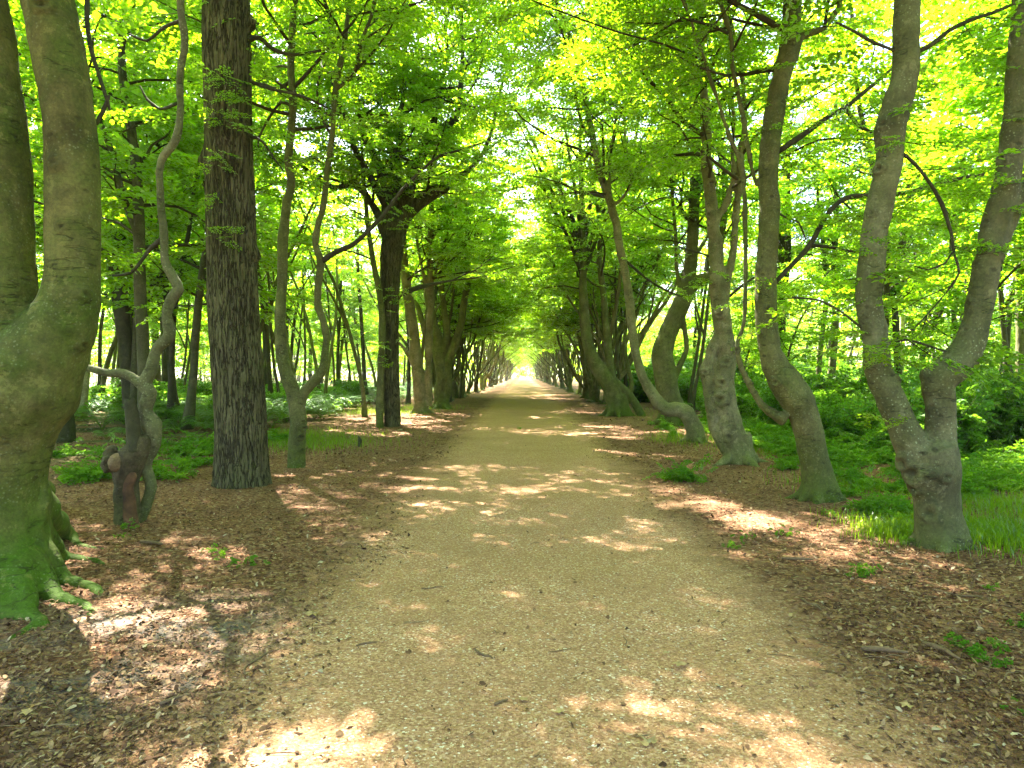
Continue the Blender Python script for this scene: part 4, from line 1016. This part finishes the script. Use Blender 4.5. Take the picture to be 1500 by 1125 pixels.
# single recognisable background trees
traced(25, (117, 612), 'yellowish birch with peeling bark and dark base, between the mossy beech and the zigzag beech',
       [[(117, 622, 30), (117, 606, 24), (118, 585, 21), (121, 560, 19), (124, 520, 18), (126, 470, 17), (130, 380, 15), (134, 300, 13)]], M_BIRCH, top=15, zmin=6, seed=31, T=SPRAY_M, voxel=.035, roots=5, rl=.5, name='birch_tree')
traced(23, (188, 575), 'dark thick leaning tree behind the zigzag beech in the left forest',
       [[(192, 625, 24), (190, 580, 22), (186, 520, 22), (180, 470, 22), (175, 430, 24), (172, 395, 24), (176, 350, 16), (190, 310, 12), (196, 260, 9)], [(178, 420, 14), (170, 380, 12), (160, 340, 8), (156, 300, 6)]], M_DARK, top=13, zmin=5, seed=33, T=SPRAY_M, voxel=.04, roots=4)
traced(30, (1212, 600), 'pair of slim leaning trunks behind the bulging olive beech',
       [[(1210, 612, 16), (1212, 595, 14), (1218, 550, 12), (1222, 500, 11), (1224, 450, 10), (1222, 390, 9), (1226, 300, 8)], [(1196, 606, 10), (1198, 560, 9), (1203, 500, 8), (1210, 440, 8), (1208, 380, 7), (1200, 310, 6)]], M_PALE, top=12, zmin=6, seed=35, T=SPRAY_M, voxel=.035, roots=3)
traced(33, (1320, 565), 'pale slim birch trunk seen between the two stems of the forked grey beech',
       [[(1320, 600, 9), (1320, 540, 8), (1322, 480, 8), (1322, 420, 7), (1330, 350, 7), (1332, 300, 6)]], M_BIRCH, top=13, zmin=7, seed=37, T=SPRAY_M, voxel=.035, roots=0, name='birch_tree')
traced(19, (1500, 620), 'pale trunk at the right edge beyond the bushes',
       [[(1497, 640, 20), (1497, 560, 17), (1496, 480, 15), (1494, 400, 14), (1492, 320, 13)]], M_PALE, top=13, zmin=6.5, seed=39, T=SPRAY_M, voxel=.035, roots=0)

# ------------------------------------------------------------------ undergrowth
def make_fern(seed, n=9, L=.75):
    rg = np.random.RandomState(seed); g = Geo()
    for f in range(n):
        a = f * 6.283 / n + rg.randn() * .3; l = L * rg.uniform(.7, 1.15); rise = rg.uniform(.45, .75)
        t = np.linspace(0, 1, 16); rr = l * t * (.9); zz = l * (rise * np.sin(t * 2.0) - .25 * t * t)
        c = np.stack([np.cos(a) * rr, np.sin(a) * rr, zz], 1)
        g.tube(c, np.linspace(.006, .002, 16), 3, .2, 0, 0, 1, False)
        sd_ = np.array([-math.sin(a), math.cos(a), 0]); fw = np.array([math.cos(a), math.sin(a), 0])
        for j in range(3, 16):
            wl = l * .36 * math.sin(math.pi * min(1, (t[j] - .05) * .98)) ** .7 * (1.15 - .6 * t[j]) + .02
            for s in (-1, 1):
                p = c[j]; e = p + sd_ * s * wl + fw * wl * .35 + np.array([0, 0, -.12 * wl + rg.randn() * .015]); d = (e - p)
                fw2 = fw * l * .030 + [0, 0, .0]; up = np.array([0, 0, .012])
                # pinna with sub-lobes: three notched leaflets a side
                m1_ = p + d * .33; m2_ = p + d * .66
                V_ = np.array([p - fw2 * .8, p + fw2 * .8, m1_ - fw2 * .95 + up, m1_ + fw2 * .95 + up, m2_ - fw2 * .6 + up, m2_ + fw2 * .6 + up, e])
                g.add(V_, np.array([[0, 2, 3, 1], [2, 4, 5, 3]]), np.array([[4, 6, 5]]), 0)
    return g.mesh('fern', [M_FERN, M_FERN], smooth=False)
FERN = [make_fern(i, 8 + i, .7 + .08 * i) for i in range(4)]
fern_done = {}
def put_simple(meshes, name, i, x, y, s, label, cat, group, tilt=0.06, dz=0):
    o = link(name, meshes[i], None, (x, y, float(gh(x, y)) + dz)); o.rotation_euler = (fr.randn() * tilt, fr.randn() * tilt, fr.rand() * 6.28); o.scale = (s, s, s * fr.uniform(.85, 1.15))
    tag(o, label, cat, group); return o
def ok_f(x, y): return vnoise(np.array([x * .22]), np.array([y * .22]), np.array([3.3]))[0] > -.25
def pts_free(n, xr, yr, ok=None, pw=1.0):
    out = []; t = 0
    while len(out) < n and t < n * 50:
        t += 1; y = yr[0] + (yr[1] - yr[0]) * fr.rand() ** pw; x = fr.uniform(*xr)
        if ok is None or ok(x, y): out.append((x, y))
    return out
for x, y in pts_free(14, (-11, -6.2), (15.5, 19.5)): put_simple(FERN, 'fern', fr.randint(4), x, y, fr.uniform(.45, .8), 'low green fern on the sunlit litter before the left fern bed', 'fern', 'ferns in front of the left fern bed')
for x, y in pts_free(130, (-24, -7), (18.5, 34), ok_f, 1.2): put_simple(FERN, 'fern', fr.randint(4), x, y, fr.uniform(.8, 1.3), 'bracken fern in the dense fern bed of the left forest', 'fern', 'ferns of the left fern bed')
# distant bracken, one mass
def merge_instances(meshes, pts, smin, smax, mats, rg, zs=1.0):
    g = Geo(); arrs = []
    for me in meshes:
        n = len(me.vertices); co = np.zeros(n * 3, np.float32); me.vertices.foreach_get('co', co)
        q = np.array([list(p.vertices) for p in me.polygons if len(p.vertices) == 4]).reshape(-1, 4); t = np.array([list(p.vertices) for p in me.polygons if len(p.vertices) == 3]).reshape(-1, 3)
        arrs.append((co.reshape(-1, 3), q, t))
    for x, y in pts:
        co, q, t = arrs[rg.randint(len(arrs))]; s = rg.uniform(smin, smax)
        g.add((co @ rotz(rg.rand() * 6.28).T) * [s, s, s * zs] + [x, y, float(gh(x, y))], q if len(q) else None, t if len(t) else None, 0)
    return g.mesh('mass', mats, smooth=False)
o = link('bracken', merge_instances(FERN, pts_free(420, (-60, -7), (32, 90), None, 1.1), 1.2, 2.2, [M_FERN], fr, .7)); tag(o, 'distant carpet of bright green bracken between the left forest trunks', kind='stuff')

def make_shrub(seed, n=60, h_=1.1, w_=.9, leaf=.10, mats=None, sl=.42):
    rg = np.random.RandomState(seed); g = Geo(); sp = []
    T = [make_spray(500 + seed + i, sl, leaf) for i in range(4)]
    for i in range(n // 5):
        a = rg.rand() * 6.28; o_ = rg.rand() ** .5 * w_
        b = wander(rg, (rg.randn() * .12, rg.randn() * .12, -.03), (math.cos(a) * o_, math.sin(a) * o_, h_ * rg.uniform(.6, 1)), h_ * rg.uniform(.8, 1.2), 5, .15)
        g.tube(b, np.linspace(.012, .004, 6), 4, .3, 0, 0, 1, False)
        for j in range(8):
            t = rg.uniform(.25, 1); q = b[min(5, int(t * 5.5))]; p = q + rg.randn(3) * .12
            p[2] = max(.06, p[2]); sp.append((*p, rg.rand() * 6.28, rg.uniform(-.2, .7), rg.uniform(.7, 1.2)))
    add_sprays(g, sp, T, rg, flat=.6)
    return g.mesh('shrub', [mats or M_SHRUB, M_TWIG], smooth='m')
SHR = [make_shrub(600 + i, 130, [.8, 1.1, 1.4][i], [.8, 1.0, 1.0][i], [.09, .11, .12][i]) for i in range(3)]
HERB = [make_shrub(700 + i, 30, .22, .30, .05, M_FERN, .2) for i in range(3)]
sh_lab = ['low green bush in the thicket on the right forest floor', 'rounded glossy bush in the thicket on the right forest floor', 'tall glossy bush in the thicket on the right forest floor']
def ok_s(x, y): return x > 5.8 + .05 * y
for x, y in pts_free(150, (6, 26), (10.5, 34), lambda x, y: x > 6.6 + max(0, 14 - y) * .25, 1.0):
    i = fr.randint(3); put_simple(SHR, 'bush', i, x, y, fr.uniform(.8, 1.25), sh_lab[i], 'bush', 'thicket bushes on the right, %s' % ['low', 'rounded', 'tall'][i])
for x, y in pts_free(30, (-20, -9), (26, 45)):
    i = fr.randint(2); put_simple(SHR, 'bush', i, x, y, fr.uniform(.8, 1.2), ['low green bush among the left forest ferns', 'rounded glossy bush among the left forest ferns'][i], 'bush', 'bushes among the ferns, %s' % ['low', 'rounded'][i])
o = link('undergrowth', merge_instances(SHR, pts_free(170, (6.5, 60), (32, 90), None, 1.1), 1.2, 2.0, [M_SHRUB], fr)); tag(o, 'far thicket filling the right forest floor', kind='stuff')
o = link('ground_cover', merge_instances(HERB, [(x, y) for x, y in pts_free(230, (4.2, 12), (8.8, 22), lambda x, y: x > 4.6 + .5 * vnoise(np.array([y * .6]), np.array([.3]), np.array([2.]))[0] and x < 9.5) if (x > 4.9 or fr.rand() < .15)] +
         pts_free(14, (-9, -4.8), (9, 16)) + [tuple(G(px, py)[:2]) for px, py in ((975, 632), (985, 640), (998, 703), (1000, 706), (1120, 640), (1150, 690), (1230, 700), (1240, 730), (1270, 720), (1290, 760), (1310, 755), (1250, 710))], .5, 1.1, [M_FERN], fr))
tag(o, 'small leafy herbs scattered over the forest floor', kind='stuff')
sd2 = [make_shrub(800 + i, 5, .05, .05, .04, M_FERN, .07) for i in range(2)]
o = link('seedlings', merge_instances(sd2, [tuple(G(px, py)[:2]) for px, py in ((314, 812), (320, 822), (372, 832), (1255, 848), (1262, 840), (1220, 762), (1085, 790), (1430, 950), (1440, 965), (1455, 975), (1490, 1046), (1495, 920), (186, 780), (182, 793), (760, 629), (1140, 785), (1068, 800), (340, 705), (1325, 800), (1455, 870))], .3, .65, [M_FERN], fr)); tag(o, 'scattered tiny green seedlings in the litter', kind='stuff')

# grass tufts --------------------------------------------------------------------------
def grass(pts, name, label):
    g = Geo(); rg = np.random.RandomState(3); n = len(pts)
    P0 = np.array([[x, y, float(gh(x, y)) - .01] for x, y in pts]); a = rg.rand(n) * 6.28; L = rg.uniform(.06, .18, n); ln = rg.uniform(.3, .9, n)
    d = np.stack([np.cos(a), np.sin(a), 0 * a], 1); s = np.stack([-np.sin(a), np.cos(a), 0 * a], 1) * .0035
    mid = P0 + np.array([0, 0, 1]) * (L * .6)[:, None] + d * (L * ln * .2)[:, None]; tip = P0 + np.array([0, 0, 1]) * (L * .85)[:, None] + d * (L * ln * .7)[:, None]
    V_ = np.stack([P0 - s, P0 + s, mid + s * .8, mid - s * .8, tip], 1).reshape(-1, 3); b = np.arange(n) * 5
    g.add(V_, np.stack([b, b + 1, b + 2, b + 3], 1), np.stack([b + 3, b + 2, b + 4], 1))
    o = link(name, g.mesh(name, [M_GRASS], smooth=False)); tag(o, label, kind='stuff')
gp = []
def gpatch(px, py, rx, ry, n):
    c = G(px, py)
    for i in range(n):
        q = fr.randn(2) * [rx, ry]; gp.append((c[0] + q[0], c[1] + q[1]))
gpatch(1330, 790, .22, .15, 1300); gpatch(1310, 780, .25, .35, 900); gpatch(1450, 790, .40, .45, 3800); gpatch(1480, 750, .5, .6, 2800); gpatch(1410, 790, .12, .3, 900)
gpatch(450, 650, .9, 1.0, 3600); gpatch(420, 640, .6, .8, 1500); gpatch(590, 600, 1.2, 2.2, 3500); gpatch(545, 606, 1.0, 1.0, 1500); gpatch(1130, 655, .6, 1.4, 4200); gpatch(1100, 640, .7, 2, 2500); gpatch(990, 645, .35, .6, 900); gpatch(1240, 715, .4, .5, 900)
for y in np.arange(24, 70, 1.5):
    for s in (-1, 1):
        for i in range(60): gp.append((s * (4.2 + abs(fr.randn()) * .8), y + fr.randn() * .8))
grass(gp, 'grass', 'bright green grass tufts between the trunks')

# ------------------------------------------------------------------ litter, gravel, sticks
lr = np.random.RandomState(21)
def scatter_ground(n, zmin, zmax, xlim):
    # density falls with distance so that it looks even from eye height
    y = zmin * (zmax / zmin) ** lr.rand(n); x = (lr.rand(n) * 2 - 1) * np.minimum(xlim, y * .85 + .4)
    return x, y
def chips(n, zmin, zmax, xlim, smin, smax, keep, name, m, label, asp=(.25, .7), tilt=.35, lift=.006, pebble=False):
    x, y = scatter_ground(n, zmin, zmax, xlim); k = keep(x, y) > lr.rand(n); x, y = x[k], y[k]; n = len(x)
    s = smin + (smax - smin) * lr.rand(n) ** 2.2; a = lr.rand(n) * 6.28; w_ = s * lr.uniform(*asp, n)
    U = np.stack([np.cos(a), np.sin(a), lr.randn(n) * tilt], 1); V0 = np.stack([-np.sin(a), np.cos(a), lr.randn(n) * tilt], 1)
    c = np.stack([x, y, gh(x, y) + lift + lr.rand(n) * .008], 1)
    if pebble:
        N_ = np.array([0, 0, 1.0])
        u = U * s[:, None] * .5; v = V0 * w_[:, None] * .5; up = N_ * (s * .32)[:, None]
        V_ = np.stack([c + u, c + v, c - u, c - v, c + up, ], 1); 
        b = np.arange(n) * 5; T = np.concatenate([np.stack([b + i, b + (i + 1) % 4, b + 4], 1) for i in range(4)])
        g = Geo(); g.add(V_.reshape(-1, 3), None, T)
    else:
        u = U * s[:, None] * .5; v = V0 * w_[:, None] * .5; bend = np.array([0, 0, 1.0]) * (s * lr.uniform(-.1, .25, n))[:, None]
        V_ = np.stack([c - u - v * .5, c - v * 1.0 + bend, c + u * 1.0 - v * .3, c + u * .8 + v * .6, c + v + bend, c - u * .9 + v * .5], 1)
        b = np.arange(n) * 6
        Q = np.concatenate([np.stack([b, b + 1, b + 4, b + 5], 1), np.stack([b + 1, b + 2, b + 3, b + 4], 1)])
        g = Geo(); g.add(V_.reshape(-1, 3), Q)
    o = link(name, g.mesh(name, [m], smooth=False)); tag(o, label, kind='stuff')
def pathness(x, y):
    e = np.abs(x - .07) + .55 * (fbm(x * .6, y * .6, x * 0 + 5, 3)) * .6 - np.clip((y - 8) / 27, 0, 1) * .38
    return np.clip((1.85 - e) / .6, 0, 1)
chips(150000, 1.9, 17, 9, .008, .042, lambda x, y: .03 + .97 * (1 - pathness(x, y)) ** 1.3, 'leaf_litter', M_LITTER, 'bark chips and dead leaf fragments covering the forest floor')
chips(26000, 12, 45, 16, .03, .08, lambda x, y: (1 - pathness(x, y)), 'far_leaf_litter', M_LITTER, 'dead leaves on the floor further down the avenue')
chips(110000, 1.9, 8, 2.2, .002, .0065, lambda x, y: pathness(x, y) * .98 + .03, 'gravel', M_GRAVEL, 'fine gravel grains on the sandy path', (.6, 1), .1, .002, True)
chips(1500, 1.9, 9, 3.0, .008, .02, lambda x, y: .35 + 0 * x, 'pebbles', M_GRAVEL, 'small loose pebbles on the path and its edges', (.6, 1), .1, .003, True)
def clump(x, y): return np.clip((fbm(x * 1.6, y * 1.6, x * 0 + 9, 2) + .25) * 1.6, .06, 1)
chips(6000, 1.9, 12, 7, .024, .055, lambda x, y: clump(x, y) * (1.02 - pathness(x, y)), 'dead_leaves', M_LITTER, 'curled dead brown leaves gathered in drifts on the litter', (.4, .65), .5, .012)
chips(350, 1.9, 12, 6, .025, .05, lambda x, y: clump(x, y) * (1.1 - pathness(x, y)), 'pale_dead_leaves', M_DRYLEAF, 'pale dry leaves scattered over the darker litter', (.4, .65), .4, .014)
# fine twigs, too many to count
g = Geo(); n = 1900; x, y = scatter_ground(n, 2.0, 12, 7)
for i in range(n):
    if pathness(np.array([x[i]]), np.array([y[i]]))[0] > lr.rand() * 1.12 or clump(np.array([x[i]]), np.array([y[i]]))[0] < lr.rand() * .8: continue
    a = lr.rand() * 6.28; L = lr.uniform(.05, .16); p = np.array([x[i], y[i], float(gh(x[i], y[i])) + .010])
    d = np.array([math.cos(a), math.sin(a), 0]) * L; s = np.array([-d[1], d[0], 0]) * lr.uniform(-.25, .25)
    g.tube([p, p + d * .5 + s + [0, 0, lr.rand() * .012], p + d], [.0022, .003, .0015], 4, .08, 0, 0, 0, False)
o = link('fine_twigs', g.mesh('fine_twigs', [M_STICK])); tag(o, 'fine broken twigs strewn over the litter', kind='stuff')

# larger sticks traced from the photograph, each a thing
def stick(px0, py0, px1, py1, r, label, bend=.0, m=None):
    a = G(px0, py0); c = G(px1, py1); d = c - a; nrm = np.array([-d[1], d[0], 0]); pts = []
    for t in (0, .2, .4, .6, .8, 1):
        p = a + d * t + nrm * (bend * math.sin(t * 3.14) + .03 * lr.randn()); p[2] = float(gh(p[0], p[1])) + r * 1.1 + .005; pts.append(p)
    g = Geo(); g.tube(pts, np.array([.8, 1, 1, .95, .8, .5]) * r, 8, .03, .18, int(px0))
    side = pts[3] + (d * .15 + nrm * .12); side[2] = pts[3][2] + r; g.tube([pts[2], pts[3] + [0, 0, r * .3], side], [r * .5, r * .4, r * .2], 6, .03, .1, 1)
    o = link('fallen_stick', g.mesh('fallen_stick', [m or M_STICK], pts[0]), None, pts[0]); tag(o, label, 'stick', 'fallen sticks')
stick(1262, 955, 1328, 961, .016, 'thick light brown stick lying on litter at lower right', .05)
stick(1350, 948, 1405, 972, .015, 'grey crooked stick right of the thick light brown one', .1)
stick(1170, 880, 1205, 898, .007, 'thin dark stick pair at the right edge of the path')
stick(1145, 822, 1192, 825, .012, 'flat brown stick in the litter before the bulging beech')
stick(1365, 872, 1440, 884, .007, 'long thin dark stick on the sunlit litter at far right', -.12)
stick(235, 1035, 277, 1020, .010, 'tan stick on the litter at lower left', .05)
stick(160, 938, 200, 928, .007, 'dark thin stick near the mossy roots', .05)
stick(305, 903, 345, 906, .006, 'straight grey stick on the left litter')
stick(206, 803, 237, 806, .018, 'yellowish stick in front of the rotten stump', .05)
stick(355, 990, 412, 955, .006, 'curved tan stick where the left litter meets the path', .2)
stick(695, 956, 722, 968, .006, 'small grey stick on the middle of the path')
stick(618, 864, 648, 860, .004, 'thin dark twig on the path above the sun patch')
stick(522, 950, 553, 945, .006, 'short dark twig on the left half of the path', .1)
stick(724, 1037, 744, 1030, .007, 'short dark stick near the wheel rut')
stick(1245, 765, 1285, 768, .014, 'brown stick lying by the grass of the forked beech')
stick(165, 1078, 215, 1050, .006, 'long slim tan stick at the bottom left', .1)
# fallen leaves
def fallen(px, py, s, label, n=1, rot=0, lob=5):
    c = G(px, py); g = Geo()
    for j in range(n):
        a = rot + j * .8; k = lob * 2; V_ = [[0, 0, .012]]
        for i in range(k):
            t = i / k * 6.283; r = s * (1 if i % 2 == 0 else .55) * (1.1 if i == 0 else 1) * (.45 if n > 1 and i not in (0, k // 2) else 1); V_.append([math.cos(t) * r, math.sin(t) * r, .006 + .02 * lr.rand() * s / .05])
        V_ = np.array(V_) @ rotz(a).T + np.array([c[0] + (math.cos(a) * s * .8 if n > 1 else 0), c[1] + (math.sin(a) * s * .8 if n > 1 else 0), float(gh(c[0], c[1])) + .008])
        V2 = V_ - [0, 0, .0015]
        T = np.array([[0, i + 1, (i + 1) % k + 1] for i in range(k)]); g.add(V_, None, T)
    o = link('fallen_leaf', g.mesh('fallen_leaf', [M_DRYLEAF], (c[0], c[1], 0), smooth=False), None, (c[0], c[1], 0)); tag(o, label, 'leaf', 'fallen leaves on the ground')
fallen(996, 978, .045, 'pale lobed leaf lying on the path right of centre', 1, .4)
fallen(458, 905, .055, 'pale ragged oak leaf at the left edge of the path', 1, 1.0, 7)
fallen(955, 1098, .045, 'cluster of three orange dry leaves at the bottom of the path', 3, 1.2)
fallen(1328, 1040, .035, 'orange dry leaf on litter at lower right', 1, 2.3)
fallen(38, 1052, .03, 'yellowish leaf at the bottom left corner', 1, .3)
fallen(767, 1031, .028, 'yellow-green leaf on the path by the wheel rut', 1, .8)
fallen(820, 1048, .03, 'pale leaf right beside the wheel rut', 1, 2.0)
fallen(1098, 846, .03, 'small pale leaf at the right edge of the path', 1, 1.0)

# ------------------------------------------------------------------ far wood closing the view
def far_wood():
    g = Geo(); rg = np.random.RandomState(77); sp = []
    for i in range(4200):
        u = rg.rand()
        if u < .38: x = -rg.uniform(42, 62); y = rg.uniform(5, 160)
        elif u < .76: x = rg.uniform(42, 62); y = rg.uniform(5, 160)
        else:
            x = rg.uniform(8, 70) * rg.choice([-1, 1]); y = rg.uniform(150, 175)
        z = 1 + 15 * rg.rand() ** 1.0
        if i % 3 == 0: x = rg.choice([-1, 1]) * rg.uniform(9, 30); y = rg.uniform(85, 225); z = .5 + 9 * rg.rand()
        if i % 8 == 1: x = rg.uniform(-9, 9); y = rg.uniform(236, 262); z = .6 + 12 * rg.rand()
        sp.append((x, y, z, rg.rand() * 6.28, rg.randn() * .4, rg.uniform(2.4, 4.2)))
    add_sprays(g, sp, SPRAY_F, rg, False, .6)
    for i in range(160):
        s = rg.choice([-1, 1]); x = s * rg.uniform(42, 58); y = rg.uniform(5, 160); g.tube([(x, y, -.2), (x + rg.randn() * .3, y, 6), (x + rg.randn() * .8, y, 14)], [.2, .15, .06], 6, 2, 0, 0, 1, False)
    return g.mesh('far_wood', [M_LEAF2, M_FOREST], smooth='m')
o = link('far_wood', far_wood()); tag(o, 'distant green wood closing the forest on both sides', kind='stuff')
print('objects', len(bpy.data.objects), 'tris', sum(len(m.polygons) for m in bpy.data.meshes), 'avenue sprays', [a.n for a in AV])

# ------------------------------------------------------------------ air
HD = .0004
hz = bpy.data.materials.new('haze'); hz.use_nodes = True; n_ = hz.node_tree.nodes
for q in list(n_): n_.remove(q)
pv = n_.new('ShaderNodeVolumePrincipled'); pv.inputs['Color'].default_value = (.93, .96, .90, 1); pv.inputs['Density'].default_value = HD; pv.inputs['Anisotropy'].default_value = .35
ou = n_.new('ShaderNodeOutputMaterial'); hz.node_tree.links.new(pv.outputs[0], ou.inputs['Volume'])
x0, x1, y0, y1, z0, z1 = -401, 500, -260, 905, -1.6, 24
x0 = float(gx.min()) - 3; x1 = float(gx.max()) + 3; y0 = float(gy.min()) - 3; y1 = float(gy.max()) + 3
V_ = np.array([[x, y, z] for z in (z0, z1) for y in (y0, y1) for x in (x0, x1)])
o = link('haze', mesh_np('haze', V_, [np.array([[0, 2, 3, 1], [4, 5, 7, 6], [0, 1, 5, 4], [2, 6, 7, 3], [0, 4, 6, 2], [1, 3, 7, 5]])], [hz])); tag(o, 'thin bright woodland haze', kind='stuff')
